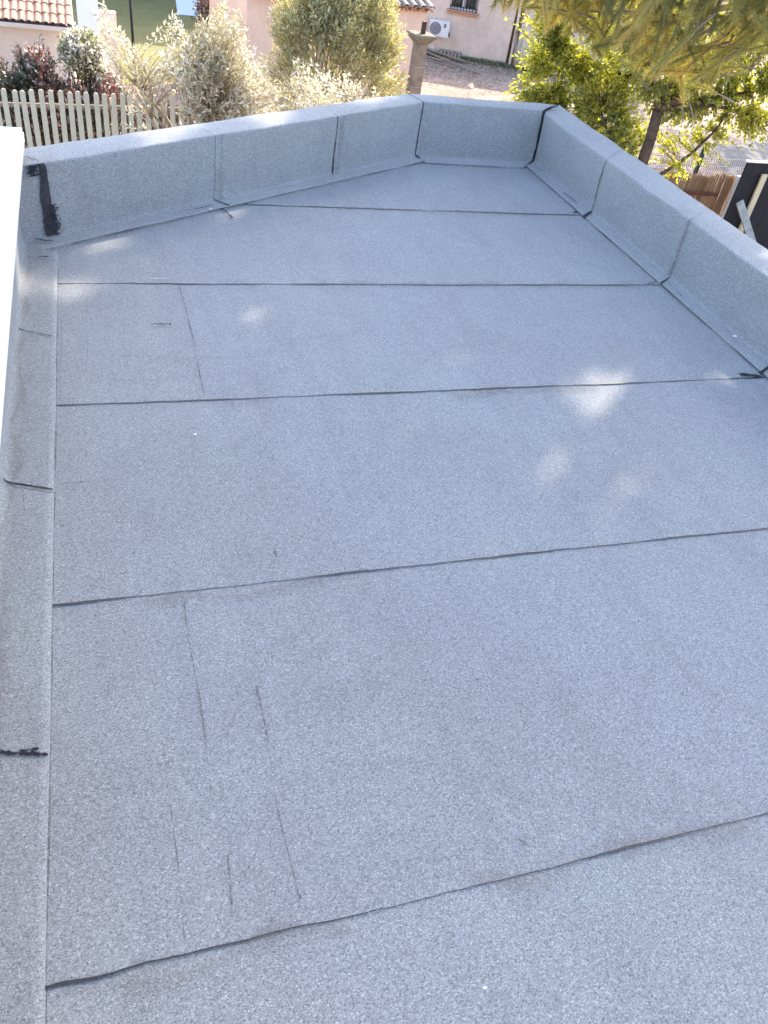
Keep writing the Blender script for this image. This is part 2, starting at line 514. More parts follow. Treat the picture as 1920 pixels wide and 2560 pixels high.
def seam_y(k, x):
    return (SEAM[k] + 0.005 * noise.noise(Vector((x * 2.3, k * 7.7, 0))) + 0.003 * noise.noise(Vector((x * 11, k * 3.1, 2)))
            + 0.0026 * noise.noise(Vector((x * 38, k * 5.3, 4))))
sheets = []
for k in range(len(SEAM) - 1):
    y1, y0 = SEAM[k], SEAM[k + 1]
    if k == 0: y1 = 5.12
    nx, ny = 190, 9
    V, F = [], []
    for j in range(ny + 1):
        y = y0 + (y1 - y0) * j / ny
        for i in range(nx + 1):
            xl = left_x(y)
            x = xl + (2.80 - xl) * i / nx
            yy = (seam_y(k + 1, x) if j == 0 else y) + (0.010 if j == ny and k > 0 else 0)
            z = 0.0028 * (1 - j / ny) + wob(x, y, k, 0.0022, 2.2)
            V.append((x, yy, z))
    for j in range(ny):
        for i in range(nx):
            a = j * (nx + 1) + i
            F.append((a, a + 1, a + nx + 2, a + nx + 1))
    # the visible front edge of the overlap
    b = len(V)
    for i in range(nx + 1):
        v = V[i]
        V.append((v[0], v[1] + 0.0015, v[2] - 0.012))
    for i in range(nx):
        F.append((i + 1, i, b + i, b + i + 1))
    sh = mesh_obj('membrane_sheet', V, F, M['membrane'], house, smooth=False)
    sheets.append(sh)
    # bitumen squeezed out along the lap
    if k < len(SEAM) - 2:
        pts = []
        x = left_x(y0) + 0.03
        while x < 2.76:
            pts.append((x, seam_y(k + 1, x) - 0.0015))
            x += 0.03
        pts.append((2.76, seam_y(k + 1, 2.76) - 0.0015))
        ribbon('bitumen_seam', pts, [0.005, 0.0042, 0.004, 0.0034, 0.0032, 0.0042, 0.005][k], M['bitumen'], sh, z=0.0045, seed=k + 1)
deck = mesh_obj('roof_deck', [(-0.6, -1.4, -0.02), (3.0, -1.4, -0.02), (3.0, 5.3, -0.02), (2.0, 5.3, -0.02), (-0.6, 3.7, -0.02)], [(0, 1, 2, 3, 4)], M['render_our'], house)

# creases, scuffs and stains on the sheets (child of the sheet they lie on)
def on_sheet(y):
    for k in range(len(SEAM) - 1):
        if y >= SEAM[k + 1]: return sheets[k]
    return sheets[-1]
MARKS = [
    ('crease', [(0.273, 3.345), (0.282, 3.138), (0.285, 2.748), (0.28, 2.522), (0.279, 2.461)], 0.0055, 'joint', True),
    ('crease', [(-0.201, 3.326), (-0.198, 3.013), (-0.2, 2.675), (-0.2, 2.467)], 0.005, 'faint', True),
    ('crease', [(-0.106, 3.244), (-0.108, 2.938), (-0.109, 2.702)], 0.006, 'faint', True),
    ('crease', [(0.028, 3.045), (0.03, 2.662), (0.03, 2.523)], 0.006, 'faint', True),
    ('crease', [(0.593, 3.329), (0.596, 2.993), (0.585, 2.769)], 0.007, 'faint', True),
    ('scuff', [(0.123, 2.997), (0.221, 2.991)], 0.02, 'scuff', True),
    ('crease', [(0.115, 1.505), (0.113, 1.305), (0.115, 1.15), (0.115, 1.036), (0.114, 0.92)], 0.012, 'faint', True),
    ('crease', [(0.022, 1.079), (0.027, 0.905), (0.027, 0.754), (0.029, 0.625)], 0.009, 'faint', True),
    ('crease', [(0.252, 1.193), (0.253, 1.034), (0.247, 0.859), (0.253, 0.713), (0.257, 0.647)], 0.012, 'faint', True),
    ('scuff', [(0.256, 0.68), (0.258, 0.645)], 0.012, 'faint', True),
    ('crease', [(0.128, 0.79), (0.121, 0.70), (0.117, 0.643)], 0.012, 'faint', True),
    ('scuff', [(-0.205, 2.018), (-0.127, 2.023), (-0.10, 2.018)], 0.010, 'scuff', True),
    ('crease', [(-0.1, 2.01), (-0.03, 1.944), (0.045, 1.861)], 0.006, 'faint', True),
    ('scuff', [(-0.194, 1.845), (-0.184, 1.815)], 0.012, 'scuff', True),
    ('scuff', [(0.388, 1.66), (0.388, 1.605)], 0.022, 'faint', True),
    ('scuff', [(-0.09, 1.612), (-0.014, 1.618)], 0.006, 'faint', True),
    ('scuff', [(0.735, 0.69), (0.775, 0.65)], 0.022, 'faint', True),
    ('scuff', [(1.342, 1.435), (1.36, 1.413)], 0.012, 'scuff', True),
    ('scuff', [(1.30, 2.424), (1.38, 2.428), (1.47, 2.434)], 0.02, 'faint', True),
    ('scuff', [(0.567, 4.215), (0.59, 4.15), (0.616, 4.068)], 0.04, 'scuff', True),
    ('crease', [(0.906, 4.007), (1.05, 4.11), (1.185, 4.20)], 0.007, 'faint', True),
    ('scrape', [(0.15, 3.385), (0.21, 3.387), (0.25, 3.38)], 0.03, 'pale', True),
    ('scuff', [(0.81, 1.11), (0.82, 1.095)], 0.01, 'scuff', True),
    ('scuff', [(-0.14, 2.28), (-0.12, 2.30)], 0.012, 'scuff', True),
    ('scuff', [(1.55, 4.55), (1.60, 4.54)], 0.012, 'scuff', True),
    ('scuff', [(2.02, 4.62), (2.06, 4.60)], 0.012, 'scuff', True),
    ('dirt_stain', [(0.3, 2.43), (0.55, 2.42)], 0.09, 'dirt', True),
    ('dirt_stain', [(1.2, 2.42), (1.9, 2.41)], 0.10, 'dirt', True),
    ('dirt_stain', [(0.6, 0.60), (1.3, 0.585)], 0.09, 'dirt', True),
    ('dirt_stain', [(-0.1, 0.57), (0.35, 0.57)], 0.09, 'dirt', True),
    ('dirt_stain', [(0.0, 1.50), (0.6, 1.50)], 0.07, 'dirt', True),
    ('dirt_stain', [(1.0, 3.335), (1.9, 3.33), (2.6, 3.33)], 0.10, 'dirt', True),
    ('dirt_stain', [(1.2, 4.26), (2.5, 4.255)], 0.08, 'dirt', True),
]
for i, (nm, pts, w, mt, fd) in enumerate(MARKS):
    ym = sum(p[1] for p in pts) / len(pts)
    ribbon(nm, pts, w, M[mt], on_sheet(ym), z=0.0095 + 0.0004 * (i % 5), jit=0.8, seed=40 + i, fade=fd)

# parapet: path of inner faces, outward normal on the left of the walking direction
NODES = [Vector((-0.36, -1.25)), Vector((-0.36, 3.72)), Vector((1.972, 5.19)), Vector((2.825, 5.19)), Vector((2.825, -1.25))]
def lnorm(a, b):
    d = (b - a).normalized()
    return Vector((-d.y, d.x))
WN = [lnorm(NODES[i], NODES[i + 1]) for i in range(4)]
MIT = [WN[0]] + [(WN[i] + WN[i + 1]) / (1 + WN[i].dot(WN[i + 1])) for i in range(3)] + [WN[3]]
FLAP = [-0.145, -0.092, -0.118, -0.075]
TOPZ = [0.335, 0.338, 0.340, 0.328]
WID = [0.22, 0.20, 0.195, 0.245]

def profile(w):
    p = []
    fl = FLAP[w]; H = TOPZ[w]; W = WID[w]
    zf = 0.0095
    p.append((fl, 0.002)); p.append((fl + 0.002, zf))
    e = (0.0, 0.012, 0.008, 0.028)[w]
    s0 = e - (0.026 if w == 0 else 0.014)
    fh = 0.028 if w == 0 else 0.016
    for t in np.linspace(0, 1, 7)[1:]:
        p.append((fl + 0.002 + (s0 - fl - 0.002) * t, zf))
    for a in np.linspace(0, 90, 6)[1:]:
        p.append((s0 + (e - s0) * math.sin(math.radians(a)), zf + fh * (1 - math.cos(math.radians(a)))))
    for t in np.linspace(0, 1, 10)[1:]:
        p.append((e + (0.004 - e) * t, zf + fh + (H - 0.010 - zf - fh) * t))
    for a in np.linspace(0, 90, 5)[1:]:
        p.append((0.004 + 0.010 * (1 - math.cos(math.radians(a))), H - 0.010 + 0.010 * math.sin(math.radians(a))))
    for t in np.linspace(0, 1, 7)[1:]:
        p.append((0.014 + (W - 0.030) * t, H + 0.004 * math.sin(t * math.pi)))
    for a in np.linspace(0, 90, 4)[1:]:
        p.append((W - 0.016 + 0.016 * math.sin(math.radians(a)), H - 0.016 * (1 - math.cos(math.radians(a)))))
    for t in (0.1, 0.3, 0.6):
        p.append((W, H - 0.016 - t * 0.3))
    return p

def wall_pt(w, f, o):
    a = NODES[w] + MIT[w] * o
    b = NODES[w + 1] + MIT[w + 1] * o
    return a.lerp(b, f)

def frac(w, p):
    a, b = NODES[w], NODES[w + 1]
    d = b - a
    return (Vector(p) - a).dot(d) / d.length_squared

CUTS = {
    0: [0.0, frac(0, (-.36, 0.2)), frac(0, (-.36, 1.107)), frac(0, (-.36, 2.03)), frac(0, (-.36, 2.945)), 1.0],
    1: [0.0, frac(1, (-0.25, 3.79)), frac(1, (0.545, 4.29)), frac(1, (1.295, 4.77)), 1.0],
    2: [0.0, 1.0],
    3: [0.0, frac(3, (2.825, 4.318)), frac(3, (2.825, 3.417)), frac(3, (2.825, 2.53)), frac(3, (2.825, 1.62)), frac(3, (2.825, 0.7)), 1.0],
}
up_pieces = []
seq = 0
for w in range(4):
    pr = profile(w)
    Lw = (NODES[w + 1] - NODES[w]).length
    for c in range(len(CUTS[w]) - 1):
        f0, f1 = CUTS[w][c], CUTS[w][c + 1]
        n = max(3, int((f1 - f0) * Lw / 0.045))
        V, F = [], []
        ext = 0.0
        for i in range(n + 1):
            f = f0 + (f1 + (0.012 / Lw if c < len(CUTS[w]) - 2 else 0) - f0) * i / n
            t = i / n
            # each piece laps over the next one: its far end stands 4 mm proud
            proud = 0.0018 * max(0.0, (t - 0.6) / 0.4) if c < len(CUTS[w]) - 2 else 0.0
            if w in (0,): proud = 0.0007 * max(0.0, (0.4 - t) / 0.4) if c > 0 else 0.0
            for j, (o, z) in enumerate(pr):
                q = wall_pt(w, f, o)
                a = 0.006 if j > 14 else (0.0035 if j > 8 else 0.001)
                if j < 2:
                    wv = 0.004 * noise.noise(Vector((q.x * 1.9, q.y * 1.9, w)))
                else:
                    wv = 0
                nx_, ny_ = WN[w]
                d = wob(q.x, q.y, z, a, 3.2) + 0.5 * wob(q.x, q.y, z + 9, a, 11)
                dz = wob(q.x, q.y, z + 30, a, 3.0) + 0.4 * wob(q.x, q.y, z + 50, a, 13)
                up = 0.0
                if j >= 8: d -= proud
                if j > 22 or 1 <= j < 8: up = proud
                if j < 2: d = wv; dz = 0
                V.append((q.x + nx_ * d, q.y + ny_ * d, z + dz + up + (0.0008 * (seq % 2) if 0 < j < 9 else 0)))
        m_ = len(pr)
        for i in range(n):
            for j in range(m_ - 1):
                a = i * m_ + j
                F.append((a, a + 1, a + m_ + 1, a + m_))
        pc = mesh_obj('upstand_membrane', V, F, M['upstand'] if w else M['membrane'], house, smooth=True)
        up_pieces.append((w, c, pc, V, n, m_))
        seq += 1
        # thin bitumen line where the foot of the flap meets the roof sheets
        pts = [(*wall_pt(w, f0 + (f1 - f0) * i / n, FLAP[w] - 0.002), 0.0105) for i in range(n + 1)]
        ribbon('flap_edge', pts, 0.005 if w else 0.0035, M['bitumen'] if w else M['faint'], pc, seed=200 + seq, jit=0.3)

def seam_up(piece, end, w_lo, w_hi, idx0, idx1, mat, seed, name='bitumen_seam', shift=0.0, push=0.004, fade=False):
    """irregular bead following the cut end of an upstand piece, profile points idx0..idx1"""
    w, c, pc, V, n, m_ = piece
    i = n if end else 0
    row = [Vector(V[i * m_ + j]) for j in range(idx0, min(idx1, m_))]
    d2 = (NODES[w + 1] - NODES[w]).normalized()
    d = Vector((d2.x, d2.y, 0))
    nn = Vector((-WN[w].x, -WN[w].y, 0))
    dense = []
    for a, b in zip(row[:-1], row[1:]):
        k = max(1, int((b - a).length / 0.012))
        for s in range(k): dense.append(a.lerp(b, s / k))
    dense.append(row[-1])
    VV, F, A = [], [], []
    for k, p in enumerate(dense):
        t = k / max(1, len(dense) - 1)
        wd = (w_lo + (w_hi - w_lo) * t) * max(0.3, 1 + 1.1 * noise.noise(Vector((k * 0.12, seed * 2.3, 0))) + 0.3 * (rng.random() - .5))
        # local surface normal: horizontal on the wall, vertical on flap and coping
        if k < len(dense) - 1: tg = (dense[k + 1] - p)
        else: tg = p - dense[k - 1]
        nrm = d.cross(tg).normalized()
        if nrm.dot(nn + Vector((0, 0, 1))) < 0: nrm = -nrm
        ctr = p + nrm * push + d * (shift + 0.006 * noise.noise(Vector((k * 0.15, seed, 3))))
        b = len(VV)
        VV += [ctr - d * wd * .5, ctr + nrm * 0.001, ctr + d * wd * .5]
        A += [0.0 if fade else 1.0, 1.0, 0.0 if fade else 1.0]
        if k:
            F.append((b - 3, b - 2, b + 1, b)); F.append((b - 2, b - 1, b + 2, b + 1))
    return mesh_obj(name, VV, F, mat, pc, attr=A)

P = {(w, c): pc for (w, c, *_), pc in zip(up_pieces, up_pieces)}
PR_N = len(profile(1))
# wall A (back left)
seam_up(P[(1, 1)], True, 0.006, 0.004, 7, 24, M['faint'], 3)
seam_up(P[(1, 1)], True, 0.05, 0.02, 1, 12, M['scuff'], 4, fade=True)
seam_up(P[(1, 2)], True, 0.007, 0.004, 7, 24, M['bitumen'], 5)
seam_up(P[(1, 2)], True, 0.022, 0.016, 12, 18, M['scuff'], 6, fade=True, push=0.0055)
seam_up(P[(1, 3)], True, 0.012, 0.008, 8, 25, M['bitumen'], 7)
seam_up(P[(1, 3)], True, 0.06, 0.03, 4, 11, M['scuff'], 8, fade=True, push=0.005)
seam_up(P[(1, 0)], True, 0.034, 0.030, 10, 24, M['bitumen'], 9, shift=-0.004, push=0.006)
seam_up(P[(1, 0)], True, 0.20, 0.16, 8, 17, M['scuff'], 10, shift=0.02, fade=True, push=0.0085)
seam_up(P[(1, 0)], True, 0.10, 0.22, 20, 24, M['scuff'], 61, shift=-0.05, push=0.0075, fade=True)
seam_up(P[(1, 0)], True, 0.02, 0.012, 24, 30, M['scuff'], 11, fade=True)
seam_up(P[(1, 0)], True, 0.22, 0.16, 8, 20, M['dirt'], 12, fade=True, push=0.009)
for c_, sd in ((1, 31), (2, 32)):
    seam_up(P[(1, c_)], True, 0.012, 0.012, 24, 32, M['faint'], sd, fade=True)
    seam_up(P[(1, c_)], True, 0.12, 0.09, 6, 24, M['dirt'], sd + 5, fade=True, shift=0.04, push=0.0062)
# wall B and its corner with C
seam_up(P[(2, 0)], True, 0.022, 0.016, 8, 25, M['bitumen'], 13, push=0.006)
seam_up(P[(2, 0)], True, 0.008, 0.012, 24, PR_N - 3, M['bitumen'], 14)
seam_up(P[(2, 0)], True, 0.05, 0.03, 4, 10, M['scuff'], 15, fade=True, push=0.006)
# wall C
seam_up(P[(3, 0)], True, 0.022, 0.014, 0, 9, M['bitumen'], 16)
ribbon('scuff', [(2.70, 4.30, 0.0085), (2.755, 4.305, 0.0085)], 0.05, M['scuff'], P[(3, 0)][2], seed=81, fade=True)
ribbon('scuff', [(2.66, 3.365, 0.0085), (2.745, 3.385, 0.0085)], 0.06, M['scuff'], P[(3, 1)][2], seed=82, fade=True)
ribbon('scuff', [(2.62, 2.47, 0.0085), (2.74, 2.45, 0.0085)], 0.05, M['scuff'], P[(3, 2)][2], seed=83, fade=True)
seam_up(P[(3, 0)], True, 0.006, 0.005, 8, 24, M['faint'], 17)
seam_up(P[(3, 0)], True, 0.022, 0.028, 14, 20, M['scuff'], 18, fade=True, push=0.006)
seam_up(P[(3, 0)], True, 0.012, 0.012, 25, 32, M['faint'], 19, fade=True)
seam_up(P[(3, 1)], True, 0.014, 0.008, 1, 8, M['bitumen'], 20)
seam_up(P[(3, 1)], True, 0.06, 0.05, 7, 24, M['dirt'], 21, fade=True, push=0.006)
seam_up(P[(3, 1)], True, 0.022, 0.014, 8, 23, M['faint'], 22, fade=True, push=0.0068)
seam_up(P[(3, 2)], True, 0.026, 0.02, 0, 10, M['bitumen'], 23)
seam_up(P[(3, 2)], True, 0.03, 0.02, 10, 23, M['faint'], 24, fade=True, push=0.0068)
ribbon('bitumen_seam', [(2.83, 5.19, 0.347), (2.95, 5.195, 0.349), (3.06, 5.205, 0.342)], 0.006, M['bitumen'], P[(3, 0)][2], seed=71)
# left upstand
# left upstand
for c_, wl in ((2, 0.014), (3, 0.008), (4, 0.014)):
    pass
seam_up(P[(0, 1)], True, 0.016, 0.03, 1, 10, M['scuff'], 25, fade=True)
seam_up(P[(0, 1)], True, 0.006, 0.006, 1, 10, M['joint'], 28)
ribbon('scuff', [(-0.285, 1.103, 0.0135), (-0.255, 1.106, 0.0135), (-0.226, 1.108, 0.0135)], 0.034, M['scuff'], P[(0, 1)][2], seed=331, fade=True)
seam_up(P[(0, 2)], True, 0.006, 0.008, 1, 9, M['joint'], 26)
seam_up(P[(0, 2)], True, 0.014, 0.035, 4, 11, M['scuff'], 29, fade=True)
seam_up(P[(0, 3)], True, 0.016, 0.02, 1, 10, M['scuff'], 27, fade=True)
for c_ in (1, 2, 3, 4):
    w_, cc_, pc_, V_, n_, m_ = P[(0, c_)]
    pts = [(-0.330 + 0.004 * math.sin(i), V_[int(i / 6 * n_) * m_ + 8][1], 0.024) for i in range(7)]
    ribbon('dirt_stain', pts, 0.055, M['dirt'], pc_, seed=300 + c_, fade=True)
ribbon('scuff', [(-0.316, 1.09, 0.0225), (-0.318, 1.0, 0.0225)], 0.03, M['scuff'], P[(0, 1)][2], seed=311, fade=True)
ribbon('scuff', [(-0.29, 2.0, 0.0225), (-0.285, 1.88, 0.0225)], 0.03, M['faint'], P[(0, 2)][2], seed=312, fade=True)
ribbon('scuff', [(-0.30, 2.93, 0.0225), (-0.295, 2.84, 0.0225)], 0.03, M['faint'], P[(0, 3)][2], seed=313, fade=True)
ribbon('scuff', [(-0.30, 3.57, 0.0225), (-0.24, 3.575, 0.0225)], 0.02, M['scuff'], P[(0, 4)][2], seed=314, fade=True)
ribbon('bitumen_seam', [(-0.31, 3.74, 0.03), (-0.27, 3.735, 0.024), (-0.235, 3.735, 0.022)], 0.010, M['bitumen'], P[(0, 4)][2], seed=315)
ribbon('scuff', [(0.34, 4.115, 0.0225), (0.45, 4.165, 0.0225), (0.54, 4.215, 0.0225)], 0.022, M['scuff'], P[(1, 1)][2], seed=316, fade=True)
ribbon('scuff', [(2.79, 4.42, 0.0235), (2.775, 4.6, 0.0235)], 0.03, M['scuff'], P[(3, 0)][2], seed=317, fade=True)
ribbon('scuff', [(2.785, 3.36, 0.0235), (2.78, 3.18, 0.0235)], 0.025, M['scuff'], P[(3, 2)][2], seed=318, fade=True)

# outer walls of the house
wp = [NODES[i] + MIT[i] * (0.19 if i < 2 else 0.18) for i in range(5)]
V = [(p.x, p.y, 0.30) for p in wp] + [(p.x, p.y, GZ) for p in wp]
F = [(i, i + 1, i + 6, i + 5) for i in range(4)] + [(4, 0, 5, 9)]
mesh_obj('wall', V, F, M['render_our'], house)

# white cap sheet on the left
wp_ = empty('white_roof_panel', (-1.0, 1.2, 0.40), 'glaring white roof panel lying along the left felt upstand', 'panel')
V, F = [], []
ys = np.linspace(-1.4, 3.88, 14)
for y in ys:
    xr = -0.311 + (3.88 - y) * 0.0095
    for x, z in ((-2.2, 0.452), (xr - 0.006, 0.452), (xr - 0.002, 0.4512), (xr, 0.449), (xr, 0.405), (xr - 0.012, 0.400), (-2.2, 0.400)):
        V.append((x, y, z))
m_ = 7
for i in range(len(ys) - 1):
    for j in range(m_):
        a = i * m_ + j; b = i * m_ + (j + 1) % m_
        F.append((a, b, b + m_, a + m_))
F.append(tuple(range(m_))[::-1])
F.append(tuple((len(ys) - 1) * m_ + j for j in range(m_)))
mesh_obj('sheet_body', V, F, M['white'], wp_)
V, F = [], []
for y in ys:
    xr = -0.311 + (3.88 - y) * 0.0095
    for x, z in ((xr + 0.001, 0.436), (xr + 0.006, 0.434), (xr + 0.006, 0.402), (xr + 0.001, 0.400)):
        V.append((x, y, z))
for i in range(len(ys) - 1):
    for j in range(4):
        a = i * 4 + j; b = i * 4 + (j + 1) % 4
        F.append((a, b, b + 4, a + 4))
mesh_obj('edge_trim', V, F, M['plastic'], wp_)

# white chips lying on the roof
for (x, y, z, s, lab) in ((2.80, 2.765, 0.03, 0.013, 'small white chip at the foot of the right felt parapet'),
                          (0.223, 2.231, 0.012, 0.006, 'tiny white chip on the roof felt left of the middle'),
                          (0.562, 0.421, 0.008, 0.0045, 'tiny white chip on the nearest roof felt sheet'),
                          (0.512, 4.154, 0.024, 0.009, 'tiny white chip at the tarred joint of the back left parapet')):
    V = [(x + s * math.cos(a), y + 0.7 * s * math.sin(a), z) for a in (0, 1.2, 2.4, 3.5, 5.0)] + [(x, y, z + s * 0.4)]
    o = mesh_obj('paint_chip', V, [(0, 1, 5), (1, 2, 5), (2, 3, 5), (3, 4, 5), (4, 0, 5), (4, 3, 2, 1, 0)], M['white'])
    tag(o, lab, 'chip')

# ------------------------------------------------------------------ foliage helpers
def leaf_quads(p, d, length, width, nrm, fold=0.15):
    """p base (n,3), d unit axis, nrm unit approx normal"""
    d = d / (np.linalg.norm(d, axis=1)[:, None] + 1e-9)
    s = np.cross(d, nrm); s /= np.linalg.norm(s, axis=1)[:, None] + 1e-9
    n2 = np.cross(s, d)
    L = length[:, None]; W = width[:, None]
    mid = p + d * L * 0.45
    return np.stack([p, mid + s * W * .5 + n2 * W * fold, p + d * L - n2 * L * 0.06, mid - s * W * .5 + n2 * W * fold], axis=1)

def sprays(rs, roots, tips, nseg=8, bow=0.25, jitter=0.03):
    """curved shoots from roots to tips (n,3) -> list of (k,3)"""
    out = []
    for a, b in zip(roots, tips):
        t = np.linspace(0, 1, nseg)[:, None]
        L = np.linalg.norm(b - a)
        side = rs.normal(0, 1, 3); side[2] = abs(side[2]) * 0.3
        side /= np.linalg.norm(side)
        c = a + (b - a) * t + side * (np.sin(t * math.pi) * bow * L * rs.uniform(0.2, 1))
        c += rs.normal(0, jitter * L * 0.2, c.shape) * t
        out.append(c)
    return out

def leaves_on(rs, paths, per_m, llen, lwid, start=0.3, angle=0.7, tuft=0):
    Pp, D = [], []
    for c in paths:
        seg = np.diff(c, axis=0)
        sl = np.linalg.norm(seg, axis=1)
        L = sl.sum()
        n = max(3, int(L * (1 - start) * per_m))
        u = start + (1 - start) * np.sort(rs.uniform(0, 1, n))
        cum = np.concatenate([[0], np.cumsum(sl)]) / L
        pts = np.stack([np.interp(u, cum, c[:, k]) for k in range(3)], 1)
        idx = np.clip(np.searchsorted(cum, u) - 1, 0, len(seg) - 1)
        tg = seg[idx] / sl[idx][:, None]
        sd = rs.normal(0, 1, (n, 3))
        sd -= (sd * tg).sum(1)[:, None] * tg
        sd /= np.linalg.norm(sd, axis=1)[:, None]
        a = rs.uniform(angle * 0.5, angle * 1.3, n)[:, None]
        Pp.append(pts); D.append(tg * np.cos(a) + sd * np.sin(a))
    p = np.concatenate(Pp); d = np.concatenate(D)
    n = len(p)
    nr = rs.normal(0, 1, (n, 3)); nr[:, 2] += 0.6
    nr /= np.linalg.norm(nr, axis=1)[:, None]
    return leaf_quads(p, d, rs.uniform(0.65, 1.25, n) * llen, rs.uniform(0.75, 1.2, n) * lwid, nr)

def rnd_by_clump(rs, centers, freq, spread=0.25):
    r = np.array([noise.noise(Vector((float(c[0]) * freq, float(c[1]) * freq, float(c[2]) * freq))) for c in centers])
    return np.clip(0.5 + r * 0.7 + rs.normal(0, spread, len(centers)), 0, 1)

def limb(rs, a, b, r0, r1, bow=0.1, n=8):
    a = np.array(a, float); b = np.array(b, float)
    t = np.linspace(0, 1, n)[:, None]
    s = rs.normal(0, 1, 3); s -= s.dot(b - a) * (b - a) / ((b - a) ** 2).sum()
    s /= np.linalg.norm(s)
    L = np.linalg.norm(b - a)
    c = a + (b - a) * t + s * np.sin(t * math.pi) * L * bow + rs.normal(0, 0.008 * L, (n, 3)) * np.sin(t * math.pi)
    return c, np.linspace(r0, r1, n)

def shrub_tree(name, label, cat, base, fork, tips, mat, bark, seed, llen, lwid, per_m=34, start=0.25, angle=0.7, trunk_r=0.09, n_limbs=6, bow=0.25, spread=0.28, group=None, leafname='crown', root_frac=0.0, shoot_r=0.007):
    rs = np.random.RandomState(seed)
    t = empty(name, base, label, cat, group)
    tips = np.asarray(tips, float)
    fork = np.array(fork, float)
    paths, radii = [limb(rs, base, fork, trunk_r, trunk_r * 0.7, 0.05)[0]], [np.linspace(trunk_r, trunk_r * 0.7, 8)]
    ctr = tips.mean(0)
    sel = rs.choice(len(tips), n_limbs, replace=False)
    ends = []
    for k in sel:
        e = fork + (tips[k] - fork) * rs.uniform(0.4, 0.6)
        c, r = limb(rs, fork, e, trunk_r * 0.55, 0.018, 0.12)
        paths.append(c); radii.append(r); ends.append(c)
    allp = np.concatenate(ends)
    roots = []
    for tp in tips:
        d = np.linalg.norm(allp - tp, axis=1) + rs.uniform(0, 0.9, len(allp))
        # attach lower on the limb than the tip
        d = d + np.where(allp[:, 2] > tp[2] - 0.05, 1.0, 0)
        roots.append(allp[np.argmin(d)])
    roots = np.array(roots)
    if root_frac: roots = roots + (tips - roots) * root_frac
    sp = sprays(rs, roots, tips, 8, bow)
    paths += sp
    radii += [np.linspace(shoot_r, shoot_r * 0.35, 8)] * len(sp)
    tube('trunk', paths[:1 + n_limbs], radii[:1 + n_limbs], bark, t, 7)
    tag_twigs('twigs', paths[1 + n_limbs:], radii[1 + n_limbs:], bark, t, 3)
    q = leaves_on(rs, sp, per_m, llen, lwid, start, angle)
    array_mesh(leafname, q, 4, mat, t, rnd_by_clump(rs, q[:, 0], 1.6, spread))
    return t

def outline_tips(rs, n, xs, zs, zbot, y_of_x, depth, dens=1.3):
    x = rs.uniform(xs[0], xs[-1], n)
    top = np.interp(x, xs, zs)
    u = rs.uniform(0, 1, n) ** dens
    z = top - (top - zbot) * u
    y = y_of_x(x) + rs.uniform(-depth, depth, n)
    return np.stack([x, y, z], 1)

# ------------------------------------------------------------------ buildings in the background
def canal_tile_mesh(name, w=0.19, L=0.46, r=None, th=0.014, seg=7, taper=0.85):
    """half-round tile lying along +y, arched over z"""
    V, F = [], []
    for j, (y, s) in enumerate(((0, 1.0), (L, taper))):
        for rr in (w / 2 * s, (w / 2 - th) * s):
            for i in range(seg + 1):
                a = math.pi * i / seg
                V.append((math.cos(a) * rr, y, math.sin(a) * rr * 0.8))
    k = seg + 1
    for i in range(seg):
        F.append((i, i + 1, 2 * k + i + 1, 2 * k + i))
        F.append((k + i + 1, k + i, 3 * k + i, 3 * k + i + 1))
        F.append((i + 1, i, k + i, k + i + 1))
        F.append((2 * k + i, 2 * k + i + 1, 3 * k + i + 1, 3 * k + i))
    me = bpy.data.meshes.new(name)
    me.from_pydata(V, [], F)
    return me

def put(me, name, parent, loc, rot, mat_=None):
    o = bpy.data.objects.new(name, me)
    COL.objects.link(o)
    o.parent = parent
    o.location = Vector(loc) - origin(parent)
    o.rotation_euler = rot
    return o

# --- tiled house, far left
lh = empty('tiled_house', (-2.5, 23.5, GZ), 'cream house with pink terracotta tiled roof behind the red hedge', 'house')
ey, ez = 21.0, -2.66
mesh_obj('wall', [(-7, ey + .25, GZ), (-0.42, ey + .25, GZ), (-0.42, ey + 6, GZ), (-7, ey + 6, GZ), (-7, ey + .25, ez + .02), (-0.42, ey + .25, ez + .02), (-0.42, ey + 6, ez + .02), (-7, ey + 6, ez + .02)],
         [(0, 1, 5, 4), (1, 2, 6, 5), (2, 3, 7, 6), (3, 0, 4, 7)], M['cream'], lh)
box('cornice', (-3.7, ey + 0.10, ez - 0.055), (6.7, 0.30, 0.085), M['cream'], lh, bev=0.015)
SL = math.radians(19)
mesh_obj('roof_board', [(-7.0, ey + 0.03, ez + 0.0), (-0.36, ey + 0.03, ez + 0.0), (-0.36, ey + 3.4, ez + 3.37 * math.tan(SL)), (-7.0, ey + 3.4, ez + 3.37 * math.tan(SL)),
                        (-7.0, ey + 6.8, ez), (-0.36, ey + 6.8, ez)], [(0, 1, 2, 3), (3, 2, 5, 4)], M['tile_grey'], lh)
mesh_obj('gable', [(-0.42, ey + .25, ez + .02), (-0.42, ey + 6, ez + .02), (-0.42, ey + 3.3, ez + 1.05)], [(0, 1, 2)], M['cream'], lh)
mesh_obj('eave_painted_shade', [(-7, ey + 0.02, ez - 0.012), (-0.36, ey + 0.02, ez - 0.012), (-0.36, ey + 0.02, ez + 0.05), (-7, ey + 0.02, ez + 0.05)], [(0, 1, 2, 3)], M['gap_shade'], lh)  # dark strip painted in for the shade inside the tile mouths
tm = canal_tile_mesh('roof_tile', 0.13, 0.46, th=0.011)
tm.materials.append(M['tile'])
for r_ in range(9):
    for c_ in range(16):
        x = -0.43 - c_ * 0.157
        y = ey + 0.0 + r_ * 0.36 * math.cos(SL)
        z = ez + 0.025 + r_ * 0.36 * math.sin(SL)
        put(tm, 'roof_tile', lh, (x + 0.004 * ((r_ * 7 + c_ * 3) % 5 - 2), y, z), (SL - 0.035, 0, 0))
